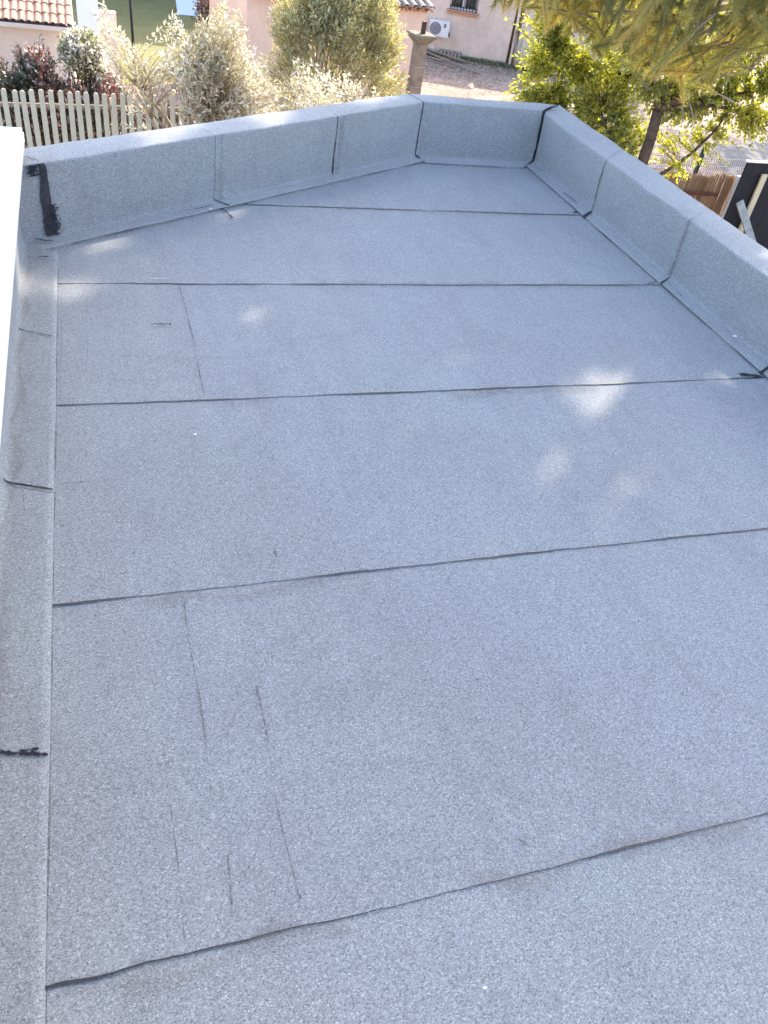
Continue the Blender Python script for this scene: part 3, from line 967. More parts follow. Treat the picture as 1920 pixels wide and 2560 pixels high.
tb = canal_tile_mesh('channel_tile', 0.118, 0.46, th=0.011)
tb.materials.append(M['tile'])
for r_ in range(9):
    for c_ in range(16):
        x = -0.51 - c_ * 0.157
        y = ey + 0.015 + r_ * 0.36 * math.cos(SL)
        z = ez + 0.07 + r_ * 0.36 * math.sin(SL)
        put(tb, 'channel_tile', lh, (x, y, z), (-(SL - 0.035), math.pi, 0)).scale = (1, 1, 0.8)

# --- white pillar, stub wall, lawn pole, pale blue table
wpill = empty('white_pillar', (0.0, 20.5, GZ), 'bright white rendered pillar at the end of the tiled house', 'pillar')
box('shaft', (-0.02, 20.5, GZ + 1.55), (0.42, 0.34, 3.1), M['white'], wpill, bev=0.02)
box('pillar_cap', (-0.02, 20.5, GZ + 3.13), (0.44, 0.42, 0.07), M['white'], wpill, bev=0.02)
o = box('stub_wall', (0.37, 22.1, GZ + 1.0), (0.44, 0.25, 2.02), M['pink_dark'], None, bev=0.02)
tag(o, 'short brown pink wall end between the white pillar and the lawn', 'wall')
o = tube('lawn_pole', [[(1.03, 24.2, GZ), (1.02, 24.2, -3.4), (1.0, 24.2, -1.9)]], [[0.035, 0.035, 0.03]], M['iron'], None, 8)
tag(o, 'thin dark pole standing on the green lawn', 'pole')
lb = empty('leaning_board', (3.3, 33.3, GZ), 'pale blue board propped up on the lawn behind the olive tree', 'board')
bx_ = Vector((0.995, 0.1, 0)); bu = Vector((-0.05, 0.5, 0.86)).normalized()
bc = Vector((3.36, 33.5, GZ + 0.36))
box('board_sheet', bc, (0.84, 0.78, 0.03), M['table_blue'], lb, bx_, bu, bx_.cross(bu), 0.006)
for dx in (-0.36, 0.36):
    bar('prop', (bc.x + dx, 34.1, GZ), (bc.x + dx * 0.95, 33.62, GZ + 0.62), 0.04, 0.04, M['wood_red'], lb)

# --- unseen two-storey house, added beyond the lawn to throw shade on it
nh = empty('lawn_shade_house', (6.0, 41, GZ), 'unseen two storey cream house added beyond the lawn to shade it', 'house')
box('wall', (6.0, 41.0, GZ + 4.4), (17.0, 7.0, 8.8), M['cream'], nh, bev=0)
V = [(-2.9, 37.1, GZ + 8.7), (14.9, 37.1, GZ + 8.7), (14.9, 41.0, GZ + 10.2), (-2.9, 41.0, GZ + 10.2), (14.9, 44.9, GZ + 8.7), (-2.9, 44.9, GZ + 8.7)]
mesh_obj('roof', V, [(0, 1, 2, 3), (3, 2, 4, 5)], M['tile'], nh)
for i in range(5):
    for zz_ in (1.6, 4.7):
        box('window', (0.8 + i * 2.6, 37.49, GZ + zz_), (1.0, 0.06, 1.3), M['glass'], nh, bev=0.01)

# --- wing with canal tile eave
wd = Vector((0.987, 0.16, 0)); wnr = Vector((-0.16, 0.987, 0))
W0, W1 = Vector((3.68, 22.73, 0)), Vector((8.60, 23.525, 0))
wing = empty('tiled_wing', (6.1, 23.5, GZ), 'low pink wing with weathered canal tile eave behind the stone pillar', 'building')
ez2 = -1.98
V = []
for z in (GZ, ez2 + 0.03):
    for q in (W0, W1, W1 + wnr * 3.2, W0 + wnr * 3.2):
        V.append((q.x, q.y, z))
mesh_obj('wall', V, [(0, 1, 5, 4), (1, 2, 6, 5), (2, 3, 7, 6), (3, 0, 4, 7)], M['pink'], wing)
SL2 = math.radians(17)
V = [W0 - wd * .05 - wnr * .16, W1 + wd * .08 - wnr * .16, W1 + wd * .08 + wnr * 3.2, W0 - wd * .05 + wnr * 3.2]
V = [(v.x, v.y, ez2 + 0.07 + (0 if i < 2 else 3.36 * math.tan(SL2))) for i, v in enumerate(V)]
mesh_obj('roof_board', V, [(0, 1, 2, 3)], M['tile_grey'], wing)
t2 = canal_tile_mesh('roof_tile', 0.20, 0.5); t2.materials.append(M['tile_grey'])
t3 = canal_tile_mesh('eave_tile', 0.20, 0.34, taper=1.0); t3.materials.append(M['tile_orange'])
ang = math.atan2(wd.y, wd.x)
nc = 20
for c_ in range(nc):
    q = W1 + wd * (0.02 - c_ * 0.25)
    for r_ in range(5):
        p = q - wnr * (0.24 - r_ * 0.40 * math.cos(SL2))
        put(t2, 'roof_tile', wing, (p.x, p.y, ez2 + 0.055 + r_ * 0.40 * math.sin(SL2)), (SL2 - 0.03, 0, ang))
    p = q - wnr * 0.17 + wd * 0.0
    put(t3, 'eave_tile', wing, (p.x, p.y, ez2 - 0.045), (0, 0, ang))
ev = [W0 - wnr * .12, W1 - wnr * .12, W1, W0]
o = mesh_obj('eave_bed', [(v.x, v.y, ez2 + 0.045) for v in ev] + [(v.x, v.y, ez2 + 0.065) for v in ev], [(3, 2, 1, 0), (4, 5, 6, 7), (0, 1, 5, 4), (1, 2, 6, 5), (2, 3, 7, 6), (3, 0, 4, 7)], M['mortar'], wing)

# --- stone pillar with flared cap and iron pipe
sp = empty('stone_pillar', (7.86, 21.6, GZ), 'brown stone gate pillar with flared mossy cap and rusty iron tube on top', 'pillar')
def frustum(name, c, w0, w1, z0, z1, mat, parent, bev=0.015):
    V = []
    for z, w in ((z0, w0), (z1, w1)):
        for sx, sy in ((-1, -1), (-1, 1), (1, 1), (1, -1)):
            x, y = sx * w / 2, sy * w / 2
            ca, sa = math.cos(0.16), math.sin(0.16)
            V.append((c[0] + x * ca - y * sa, c[1] + x * sa + y * ca, z))
    return bevel(mesh_obj(name, V, BOXF, mat, parent), bev)
zz = GZ
for i, h in enumerate((0.62, 0.46, 0.45, 0.50)):
    frustum('stone_block', (7.86, 21.6), 0.31 - 0.008 * i, 0.305 - 0.008 * i, zz, zz + h, M['stone'], sp)
    zz += h
    if i < 3:
        frustum('mortar_joint', (7.86, 21.6), 0.300 - 0.008 * i, 0.300 - 0.008 * i, zz + .0, zz + 0.014, M['mortar'], sp, 0.003)
        zz += 0.014
frustum('pillar_cap', (7.86, 21.6), 0.29, 0.56, zz, zz + 0.17, M['stone_cap'], sp, 0.01)
frustum('pillar_cap_slab', (7.86, 21.6), 0.58, 0.55, zz + 0.171, zz + 0.225, M['stone_cap'], sp, 0.012)
ztop = zz + 0.225
box('iron_tube', (7.88, 21.58, ztop + 0.13), (0.10, 0.10, 0.27), M['rust'], sp, bev=0.008)

# --- house with the air conditioner
ad = Vector((0.952, -0.306, 0)).normalized(); an = Vector((-ad.y, ad.x, 0))      # an points away from us
Ao = Vector((11.66, 31.09, 0))
def AP(s, off, z):   # s metres along the wall, off metres in front of it
    q = Ao + ad * s - an * off
    return Vector((q.x, q.y, z))
ah = empty('rendered_house', tuple(AP(0, -3, GZ)), 'pink rendered house with stained lower wall, barred window and wall unit', 'house')
topz = -0.95
V = []
for z in (GZ, topz):
    for q in (AP(-4.5, 0, z), AP(2.86, 0, z), AP(2.86, -7, z), AP(-4.5, -7, z)):
        V.append(q)
# front wall is built with a window opening: x 0.52..1.52, from -3.0 up
wx0, wx1, wz0, wz1 = 0.50, 1.50, -3.02, -1.9
Vw = [AP(-4.5, 0, GZ), AP(2.86, 0, GZ), AP(2.86, 0, topz), AP(-4.5, 0, topz), AP(wx0, 0, wz0), AP(wx1, 0, wz0), AP(wx1, 0, wz1), AP(wx0, 0, wz1),
      AP(wx0, -.2, wz0), AP(wx1, -.2, wz0), AP(wx1, -.2, wz1), AP(wx0, -.2, wz1), AP(2.86, -7, GZ), AP(-4.5, -7, GZ), AP(2.86, -7, topz), AP(-4.5, -7, topz)]
mesh_obj('wall', Vw, [(0, 1, 5, 4), (1, 2, 6, 5), (2, 3, 7, 6), (3, 0, 4, 7), (4, 5, 9, 8), (5, 6, 10, 9), (6, 7, 11, 10), (7, 4, 8, 11), (1, 12, 14, 2), (12, 13, 15, 14), (13, 0, 3, 15)], M['pink_dark'], ah)
V = [AP(-4.8, 0.35, topz - 0.05), AP(3.1, 0.35, topz - 0.05), AP(3.1, -3.5, topz + 1.15), AP(-4.8, -3.5, topz + 1.15), AP(3.1, -7.3, topz - .05), AP(-4.8, -7.3, topz - .05)]
rf = mesh_obj('roof', V, [(0, 1, 2, 3), (3, 2, 4, 5)], M['tile'], ah)
win = mesh_obj('window', [AP(wx0, -.16, wz0), AP(wx1, -.16, wz0), AP(wx1, -.16, wz1), AP(wx0, -.16, wz1)], [(0, 1, 2, 3)], M['glass'], ah)
for a in (wx0 + .035, (wx0 + wx1) / 2, wx1 - .035):
    box('window_frame', AP(a, -.135, (wz0 + wz1) / 2), (0.07 if a != (wx0 + wx1) / 2 else 0.1, 0.05, wz1 - wz0), M['plastic'], win, ad, an, bev=0.005)
box('window_frame', AP((wx0 + wx1) / 2, -.13, wz0 + .04), (wx1 - wx0 - .01, 0.045, 0.08), M['plastic'], win, ad, an, bev=0.005)
box('sill', AP((wx0 + wx1) / 2, 0.03, wz0 - 0.02), (wx1 - wx0 + 0.14, 0.24, 0.05), M['tile'], ah, ad, an, bev=0.008)
for i in range(8):
    box('sill_brick', AP(wx0 - .05 + (i + .5) * (wx1 - wx0 + .1) / 8, 0.035, wz0 - 0.085), (0.125, 0.15, 0.07), M['tile_orange'], ah, ad, an, bev=0.006)
gr = empty('window_grille', tuple(AP((wx0 + wx1) / 2, 0.02, wz0)), 'black iron bars in front of the house window', 'grille')
for i in range(9):
    a = wx0 + 0.06 + i * (wx1 - wx0 - .12) / 8
    tube('grille_bar', [[AP(a, 0.03, wz0 - 0.0), AP(a, 0.03, wz0 + 0.5), AP(a, 0.03, wz1)]], [[0.012] * 3], M['iron'], gr, 6)
bar('grille_rail', AP(wx0, 0.03, wz0 + 0.10), AP(wx1, 0.03, wz0 + 0.10), 0.03, 0.014, M['iron'], gr, (0, 0, 1), 0)
o = box('vent_plate', AP(0.13, 0.012, -4.33), (0.16, 0.02, 0.16), M['plastic'], ah, ad, an, bev=0.004)
dp = empty('fascia_boards', tuple(AP(2.95, 0.1, GZ)), 'two grey brown boards leaning in the gap at the house corner', 'board')
bar('board', AP(3.00, 0.14, GZ), AP(2.96, 0.04, -2.2), 0.09, 0.03, M['cream'], dp, ad)
bar('board', AP(3.20, 0.35, GZ), AP(2.97, 0.07, -3.2), 0.08, 0.03, M['wood'], dp, ad)
# wall unit
ac = empty('air_conditioner', tuple(AP(0.22, 0.25, -3.9)), 'white wall mounted air conditioner unit with round grey fan', 'air conditioner')
cx, cz = 0.235, -3.62
box('casing', AP(cx, 0.27, cz), (0.72, 0.27, 0.50), M['plastic'], ac, ad, an, bev=0.015)
R0 = 0.205
cc = AP(cx - 0.13, 0.41, cz)
V = [cc] + [cc + ad * (R0 * math.cos(a)) + Vector((0, 0, R0 * math.sin(a))) for a in np.linspace(0, 2 * math.pi, 25)[:-1]]
fan = mesh_obj('fan_opening', V, [(0, 1 + i, 1 + (i + 1) % 24) for i in range(24)], M['grille'], ac)
for rr in (0.06, 0.11, 0.16, 0.205):
    pth = [cc - an * 0.004 + ad * (rr * math.cos(a)) + Vector((0, 0, rr * math.sin(a))) for a in np.linspace(0, 2 * math.pi, 25)]
    tube('fan_ring', [pth], [[0.004] * 25], M['plastic'], fan, 4)
box('logo_plate', AP(cx + 0.2, 0.408, cz + 0.12), (0.085, 0.006, 0.12), M['grille'], ac, ad, an, bev=0.002)
for sx in (-.25, .25):
    bar('bracket', AP(cx + sx, 0.0, cz - 0.27), AP(cx + sx, 0.42, cz - 0.27), 0.04, 0.03, M['plastic'], ac)
box('pipe_cover', AP(cx + 0.39, 0.22, cz - 0.16), (0.06, 0.1, 0.12), M['iron'], ac, ad, an)

# annex with the pale door, bucket
ax = empty('annex_building', tuple(AP(5.2, -1, GZ)), 'cream annex with pale plank door right of the pink house', 'building')
V = []
for z in (GZ, -1.0):
    for q in (AP(3.16, 0.02, z), AP(8.5, 0.02, z), AP(8.5, -4, z), AP(3.16, -4, z)):
        V.append(q)
mesh_obj('wall', V, [(0, 1, 5, 4), (1, 2, 6, 5), (2, 3, 7, 6), (3, 0, 4, 7), (4, 5, 6, 7)], M['cream'], ax)
dr = box('door', AP(3.62, 0.05, -3.45), (0.62, 0.05, 2.05), M['cream'], ax, ad, an, bev=0.008)
box('door_handle', AP(3.85, 0.09, -3.55), (0.05, 0.05, 0.14), M['iron'], dr, ad, an, bev=0.006)
box('dark_door', AP(4.35, 0.045, -3.45), (0.70, 0.05, 2.05), M['wood_red'], ax, ad, an, bev=0.008)
bk = empty('bucket', (15.1, 29.3, GZ), 'dark plastic bucket standing by the annex door', 'bucket')
def lathe(name, c, prof, mat, parent, seg=20):
    V, F = [], []
    for r_, z in prof:
        for s in range(seg):
            a = 2 * math.pi * s / seg
            V.append((c[0] + r_ * math.cos(a), c[1] + r_ * math.sin(a), c[2] + z))
    for i in range(len(prof) - 1):
        for s in range(seg):
            s2 = (s + 1) % seg
            F.append((i * seg + s, i * seg + s2, (i + 1) * seg + s2, (i + 1) * seg + s))
    return mesh_obj(name, V, F, mat, parent, smooth=True)
lathe('pail', (15.1, 29.3, GZ), [(0.0, 0.002), (0.145, 0.002), (0.185, 0.40), (0.2, 0.40), (0.2, 0.43), (0.17, 0.43), (0.135, 0.03), (0.0, 0.03)], M['bucket'], bk)
tube('handle', [[(15.1 + 0.2 * math.cos(a), 29.3 - 0.03 * math.sin(a), GZ + 0.42 - 0.12 * math.sin(a)) for a in np.linspace(0, math.pi, 9)]], [[0.006] * 9], M['plastic'], bk, 5)

# planks and pallet at the foot of the house
PL = [(AP(-0.35, 0.55, GZ + 0.20), AP(1.75, 2.1, GZ + 0.03), 0.10, 'longest grey plank lying slanted in front of the pink house'),
      (AP(-0.4, 0.35, GZ + 0.24), AP(1.35, 0.9, GZ + 0.10), 0.11, 'upper grey plank leaning on the pile by the pink house'),
      (AP(-0.5, 0.95, GZ + 0.10), AP(0.45, 1.25, GZ + 0.08), 0.13, 'short pale plank nearest the stone pillar'),
      (AP(-0.4, 1.15, GZ + 0.03), AP(0.9, 1.7, GZ + 0.03), 0.10, 'dark plank flat on the ground under the pile'),
      (AP(0.9, 0.55, GZ + 0.05), AP(1.65, 0.75, GZ + 0.05), 0.10, 'short plank end past the slatted pallet')]
for a, b, w_, lab in PL:
    tag(bar('plank', a, b, w_, 0.035, M['wood'], None, bev=0.004), lab, 'plank', 'planks piled by the pink house')
pal = empty('pallet', tuple(AP(0.75, 0.45, GZ)), 'broken slatted pallet lying against the pink house', 'pallet')
for i in range(6):
    bar('slat', AP(0.42 + i * 0.13, 0.62, GZ + 0.10), AP(0.47 + i * 0.13, 0.28, GZ + 0.26), 0.07, 0.02, M['wood'], pal)
bar('rail', AP(0.36, 0.66, GZ + 0.06), AP(1.2, 0.62, GZ + 0.06), 0.07, 0.06, M['wood'], pal)
bar('rail', AP(0.36, 0.30, GZ + 0.20), AP(1.2, 0.26, GZ + 0.20), 0.07, 0.06, M['wood'], pal)

# stones and weeds along the wall
rs = np.random.RandomState(11)
n = 1500
s_ = rs.uniform(-0.9, 3.4, n); off = np.abs(rs.normal(0, 1.6, n)) + 0.4
pts = np.array([AP(a, b, GZ + 0.01) for a, b in zip(s_, off)])
sz = rs.uniform(0.012, 0.035, n)
rot = rs.normal(0, 1, (n, 3, 3))
tri = pts[:, None, :] + rot * sz[:, None, None]
tri2 = pts[:, None, :] + rot[:, ::-1] * sz[:, None, None] * 0.9 + np.array([0, 0, 0.01])
o = array_mesh('gravel', np.concatenate([tri, tri2]), 3, M['mortar'])
tag(o, 'pale loose stones scattered over the yard', 'gravel', kind='stuff')
n = 2600
s_ = rs.uniform(-0.6, 3.6, n); off = np.abs(rs.normal(0, 0.28, n)) + 0.03
keep = np.array([noise.noise(Vector((a * 1.7, 3.3, b))) > -0.25 for a, b in zip(s_, off)])
s_, off = s_[keep], off[keep]; n = len(s_)
pts = np.array([AP(a, b, GZ) for a, b in zip(s_, off)])
d = rs.normal(0, 0.5, (n, 3)); d[:, 2] = 1
q = leaf_quads(pts, d, rs.uniform(0.06, 0.2, n), rs.uniform(0.01, 0.03, n), rs.normal(0, 1, (n, 3)))
o = array_mesh('weeds', q, 4, M['weed'], None, rs.uniform(0, 1, n))
tag(o, 'low green weeds at the foot of the pink house', 'weeds', kind='stuff')

# ------------------------------------------------------------------ picket fence, left
gw = box('garden_wall', (0.7, 14.31, (GZ - 3.1) / 2), (6.6, 0.24, -3.1 - GZ), M['cream'], None, (0.9925, 0.122, 0), (-0.122, 0.9925, 0), bev=0.01)
tag(gw, 'low rendered garden wall under the picket fence', 'wall')
pf = empty('picket_fence', (0.7, 14.2, -3.1), 'pale green wooden picket fence with rounded tops, left of the olive tree', 'fence')
fd = Vector((0.9925, 0.122, 0)); fnr = Vector((-0.122, 0.9925, 0))
fo = Vector((-1.33, 13.94, 0))
def picket_mesh(w=0.076, h=1.0, t=0.022):
    prof = [(-w / 2, 0), (w / 2, 0), (w / 2, h - w / 2)]
    for a in np.linspace(0, 180, 9)[1:-1]:
        prof.append((w / 2 * math.cos(math.radians(a)), h - w / 2 + w / 2 * math.sin(math.radians(a))))
    prof.append((-w / 2, h - w / 2))
    k = len(prof)
    V = [(x, -t / 2, z) for x, z in prof] + [(x, t / 2, z) for x, z in prof]
    F = [tuple(range(k)), tuple(range(2 * k - 1, k - 1, -1))] + [((i + 1) % k, i, k + i, k + (i + 1) % k) for i in range(k)]
    me = bpy.data.meshes.new('picket'); me.from_pydata(V, [], F)
    return me
pm = picket_mesh(); pm.materials.append(M['picket'])
rp = random.Random(5)
for i in range(-5, 39):
    q = fo + fd * (0.05 + i * 0.1292)
    put(pm, 'picket', pf, (q.x, q.y, -3.1 + rp.uniform(-.012, .012)), (rp.uniform(-.015, .015), rp.uniform(-.02, .02), math.atan2(fd.y, fd.x)))
for z in (-3.03, -2.32):
    a = fo - fd * 0.8 + fnr * 0.03; b = fo + fd * 4.9 + fnr * 0.03
    bar('rail', (a.x, a.y, z), (b.x, b.y, z), 0.06, 0.03, M['wood'], pf, (0, 0, 1))
for s_ in (-0.4, 1.6, 3.4, 4.8):
    q = fo + fd * s_ + fnr * 0.09
    box('post', (q.x, q.y, -2.65), (0.08, 0.08, 0.9), M['picket'], pf, fd, fnr)

# ------------------------------------------------------------------ right: mesh fence with reed screen, black panel
mf = empty('wire_fence', (10.9, 13.6, GZ), 'green wire panel fence above the reed screen on the right', 'fence')
V_, F_ = [], []
paths, rad = [], []
x = 9.4
while x < 14.0:
    paths.append([(x, 13.6, GZ + .05), (x, 13.6, -2.62), (x, 13.575, -2.57), (x, 13.6, -2.52), (x, 13.6, -2.36)]); rad.append([0.005] * 5); x += 0.05
for z in (-2.38, -2.52, -2.62, -2.85, -3.1, -3.35, -3.6, -3.9, -4.2):
    paths.append([(9.4, 13.595, z), (11.5, 13.595, z), (14.0, 13.595, z)]); rad.append([0.005] * 3)
tag(tube('wire_mesh', paths, rad, M['wire'], mf, 3), kind='stuff')
for x in (11.02, 13.5):
    box('fence_post', (x, 13.66, (GZ - 2.2) / 2 + 0.0), (0.07, 0.06, -2.2 - GZ - 0.0), M['green_metal'], mf)
    box('post_cap', (x, 13.66, -2.19), (0.08, 0.07, 0.03), M['plastic'], mf)
rd = empty('reed_screen', (10.6, 13.5, GZ), 'brown reed screen fastened to the wire fence', 'screen')
rs = np.random.RandomState(21)
Q, R_ = [], []
for i in range(640):
    x0 = rs.uniform(9.0, 11.86); y0 = 13.50 + rs.uniform(-.03, .03)
    top = -2.67 + rs.normal(0, 0.03) + 0.05 * noise.noise(Vector((x0 * 3, 0, 0)))
    w = rs.uniform(0.008, 0.018); lean = rs.normal(0, 0.02)
    zs = [GZ, (GZ + top) / 2, top]
    for a, b in zip(zs[:-1], zs[1:]):
        for s0, s1, yy0, yy1 in ((-1, 0, .006, -.006), (0, 1, -.006, .006)):
            Q.append([(x0 + s0 * w / 2 + lean * (a - GZ), y0 + yy0, a), (x0 + s1 * w / 2 + lean * (a - GZ), y0 + yy1, a), (x0 + s1 * w / 2 + lean * (b - GZ), y0 + yy1, b), (x0 + s0 * w / 2 + lean * (b - GZ), y0 + yy0, b)])
            R_.append(min(1, max(0, 0.45 + 0.35 * noise.noise(Vector((x0 * 4, 1, 0))) + rs.normal(0, .22))))
tag(array_mesh('reeds', np.array(Q), 4, M['reed'], rd, np.array(R_)), kind='stuff')
o = bar('rail', (10.55, 13.44, -2.98), (11.56, 13.44, -3.0), 0.075, 0.04, M['wood_red'], rd, (0, 0, 1))
lit_strip = bar('sunlit_reed_strip', (11.90, 13.42, GZ), (11.90, 13.42, -2.62), 0.13, 0.05, M['plastic'], None, (1, 0, 0))  # white colour stands in for sun on the end of the reeds
tag(lit_strip, 'white strip standing in for sunlit reeds between the reed screen and the black panel', 'post')

bp = empty('black_panel', (12.0, 11.96, GZ), 'black board panel with pale top edge on the far right', 'panel')
for i in range(9):
    box('board', (10.63 + 0.2 + i * 0.4, 11.96, (GZ - 1.92) / 2), (0.396, 0.05, -1.92 - GZ), M['black'], bp, bev=0.004)
box('cap_strip', (12.43, 11.96, -1.905), (3.66, 0.07, 0.022), M['plastic'], bp, bev=0.003)
bt = bar('batten', (11.03, 11.88, GZ), (11.03, 11.88, -2.08), 0.115, 0.04, M['wood_pale'], None, (1, 0, 0))
tag(bt, 'upright pale wooden batten in front of the black panel', 'batten')
zk = bar('grey_plank', (10.646, 11.78, -2.53), (11.95, 11.0, -4.46), 0.14, 0.03, M['zinc'], None, (0.8, 0.1, 0.55))
tag(zk, 'grey weathered plank leaning diagonally across the pale batten', 'plank')

# ------------------------------------------------------------------ shrubs and trees
rs = np.random.RandomState(3)
# olive tree, left
xs = [0.0, 0.15, 0.4, 0.55, 0.95, 1.05, 1.2, 1.35, 1.6, 1.85, 2.05, 2.3, 2.55]
zs = [-0.9, -0.5, -0.75, -1.15, -1.1, -0.6, -0.75, -0.95, -0.4, -0.35, -0.85, -1.15, -1.4]
tips = np.concatenate([outline_tips(rs, 320, xs, zs, -2.3, lambda x: 12.5 - 0.06 * x, 0.45, 1.1),
                       outline_tips(rs, 430, [0.8, 1.2, 1.5, 1.85, 2.1, 2.35], [-1.2, -0.85, -0.55, -0.5, -0.95, -1.3], -2.5, lambda x: 12.4, 0.5, 1.0)])
tips = tips[(tips[:, 0] > 1.2) | (tips[:, 2] > -1.2) | (rs.uniform(0, 1, len(tips)) < 0.08)]
shrub_tree('olive_tree', 'silvery olive tree with sunlit upright shoots rising over the picket fence', 'tree', (1.25, 12.7, GZ), (1.3, 12.55, -3.1), tips, M['olive'], M['bark_olive'], 31, 0.085, 0.022, 56, 0.42, 0.95, 0.1, 34, 0.28)
# second, lower olive
xs = [2.1, 2.25, 2.5, 2.75, 3.0, 3.3, 3.6, 3.85]
zs = [-1.6, -1.15, -0.68, -0.8, -0.85, -0.88, -1.05, -1.3]
tips = outline_tips(rs, 380, xs, zs, -2.3, lambda x: 11.2 - 0.2 * (x - 2.2), 0.45, 1.0)
shrub_tree('olive_bush', 'low pale olive bush behind the middle of the back parapet', 'bush', (3.0, 11.2, GZ), (3.0, 11.15, -3.0), tips, M['olive'], M['bark_olive'], 32, 0.078, 0.021, 54, 0.3, 0.95, 0.08, 14, 0.28)

def mound(name, label, cat, ctr, rad, n, mat, seed, llen, lwid, shoot=0.4, per=30, spread=0.3, bark='bark', lobes=None, group=None, angle=0.9):
    """dense shrub: short leafy shoots all over an uneven mound"""
    rs = np.random.RandomState(seed)
    t = empty(name, (ctr[0], ctr[1], GZ), label, cat, group)
    d = rs.normal(0, 1, (n, 3)); d[:, 2] = np.where(d[:, 2] < -0.4, -d[:, 2], d[:, 2])
    d /= np.linalg.norm(d, axis=1)[:, None]
    k = np.array([1 + 0.22 * noise.noise(Vector((float(v[0]) * 1.8 + seed, float(v[1]) * 1.8, float(v[2]) * 1.8))) + 0.1 * noise.noise(Vector((float(v[0]) * 5, float(v[1]) * 5 + seed, float(v[2]) * 5))) for v in d])
    rr = (rs.uniform(0.55, 1.0, n) ** 0.5 * k)[:, None]
    tips = np.array(ctr) + d * np.array(rad) * rr
    roots = tips - (d * 0.7 + np.array([0, 0, 0.6])) * shoot * rs.uniform(0.6, 1.2, n)[:, None]
    sp = sprays(rs, roots, tips, 5, 0.15)
    tr = [limb(rs, (ctr[0] + rs.uniform(-.15, .15), ctr[1] + rs.uniform(-.15, .15), GZ), tuple(roots[i]), 0.035, 0.012, 0.08) for i in rs.choice(n, 14)]
    tube('trunk', [a for a, _ in tr], [b for _, b in tr], M[bark], t, 5)
    tag_twigs('twigs', sp, [np.linspace(0.004, 0.002, 5)] * n, M[bark], t, 3)
    q = leaves_on(rs, sp, per, llen, lwid, 0.1, angle)
    array_mesh('crown', q, 4, mat, t, rnd_by_clump(rs, q[:, 0], 2.2, spread))
    return t

mound('laurel_shrub', 'large rounded grey green shrub in front of the pink wing', 'shrub', (3.9, 14.7, -1.75), (1.22, 1.0, 1.85), 1900, M['laurel'], 41, 0.085, 0.021, 0.42, 46, 0.3, 'bark_olive')
mound('red_hedge', 'dark green and red hedge behind the pickets at the left edge', 'hedge', (-1.55, 15.75, -3.2), (0.85, 0.7, 1.2), 800, M['photinia'], 42, 0.075, 0.032, 0.35, 34, 0.2)
mound('red_hedge', 'tallest dark red tinged bush in the hedge left of the white flowers', 'hedge', (-0.92, 15.7, -3.1), (0.5, 0.6, 1.32), 620, M['photinia'], 43, 0.075, 0.032, 0.35, 34, 0.2)
mound('red_hedge', 'dark shaded bush between the white flowers and the olive tree', 'hedge', (0.15, 15.9, -3.35), (0.75, 0.6, 1.22), 620, M['photinia'], 44, 0.07, 0.03, 0.35, 34, 0.15)
mound('red_hedge', 'dark hedge bush seen through the olive shoots', 'hedge', (1.3, 16.2, -3.6), (0.8, 0.6, 1.0), 420, M['photinia'], 47, 0.07, 0.03, 0.35, 30, 0.15)
mound('red_hedge', 'low dark bush at the foot of the white blossom bush', 'hedge', (-0.38, 15.5, -3.3), (0.6, 0.45, 1.05), 480, M['photinia'], 48, 0.075, 0.032, 0.3, 34, 0.2)
mound('flowering_bush', 'bush covered in white blossom behind the picket fence', 'bush', (-0.14, 16.0, -2.12), (0.44, 0.42, 0.58), 560, M['viburnum'], 45, 0.05, 0.035, 0.25, 40, 0.28)
mound('dark_bush', 'dark bush beside the pale blue table', 'bush', (3.6, 27.0, -3.5), (0.8, 0.8, 1.15), 400, M['photinia'], 46, 0.09, 0.04, 0.4, 28, 0.12)

# small sprigs behind parapet B
def sprig(name, label, base, h, n, seed, mat):
    rs = np.random.RandomState(seed)
    t = empty(name, base, label, 'plant')
    tips = np.array(base) + np.stack([rs.normal(0, .16, n), rs.normal(0, .16, n), h * rs.uniform(.75, 1, n)], 1)
    sp = sprays(rs, np.repeat(np.array([base]), n, 0), tips, 6, 0.06)
    tube('stems', sp, [np.linspace(0.012, 0.004, 6)] * n, M['bark'], t, 4)
    q = leaves_on(rs, sp, 16, 0.12, 0.028, 0.55, 0.5)
    array_mesh('leaves', q, 4, mat, t, rs.uniform(0.2, 1, len(q)))
sprig('oleander', 'upright oleander sprig just beyond the back parapet', (4.95, 12.0, -3.6), 1.95, 4, 61, M['laurel'])
sprig('oleander', 'small leafy oleander at the foot of the stone pillar', (5.4, 14.2, -3.8), 1.95, 9, 62, M['laurel'])

# nettle tree, right: two trunks, backlit yellow green crown
rs = np.random.RandomState(8)
nt_ = empty('broadleaf_tree', (8.4, 11.5, GZ), 'broadleaf tree with two trunks and backlit yellow green leaves beyond the right parapet', 'tree')
Tp, Tr = [], []
tr1, r1 = limb(rs, (8.42, 11.2, GZ), (8.15, 11.45, -1.1), 0.11, 0.085, 0.03, 10)
tr2, r2 = limb(rs, (8.55, 12.3, GZ), (8.15, 12.6, -1.0), 0.10, 0.08, 0.04, 10)
Tp += [tr1, tr2]; Tr += [r1, r2]
ends = []
def fan_limbs(o_, tgts, r0):
    for t_ in tgts:
        c, r = limb(rs, o_, t_, r0, 0.014, 0.1, 9)
        Tp.append(c); Tr.append(r); ends.append(c)
fan_limbs(tr1[-1], [(9.3, 10.9, -0.9), (9.55, 10.7, -0.5), (8.9, 11.0, 0.2), (7.6, 11.7, -0.2), (8.2, 11.3, 0.8), (9.2, 11.6, -0.2)], 0.05)
fan_limbs(tr1[6], [(7.5, 12.0, -1.3), (9.1, 11.0, -0.8)], 0.035)
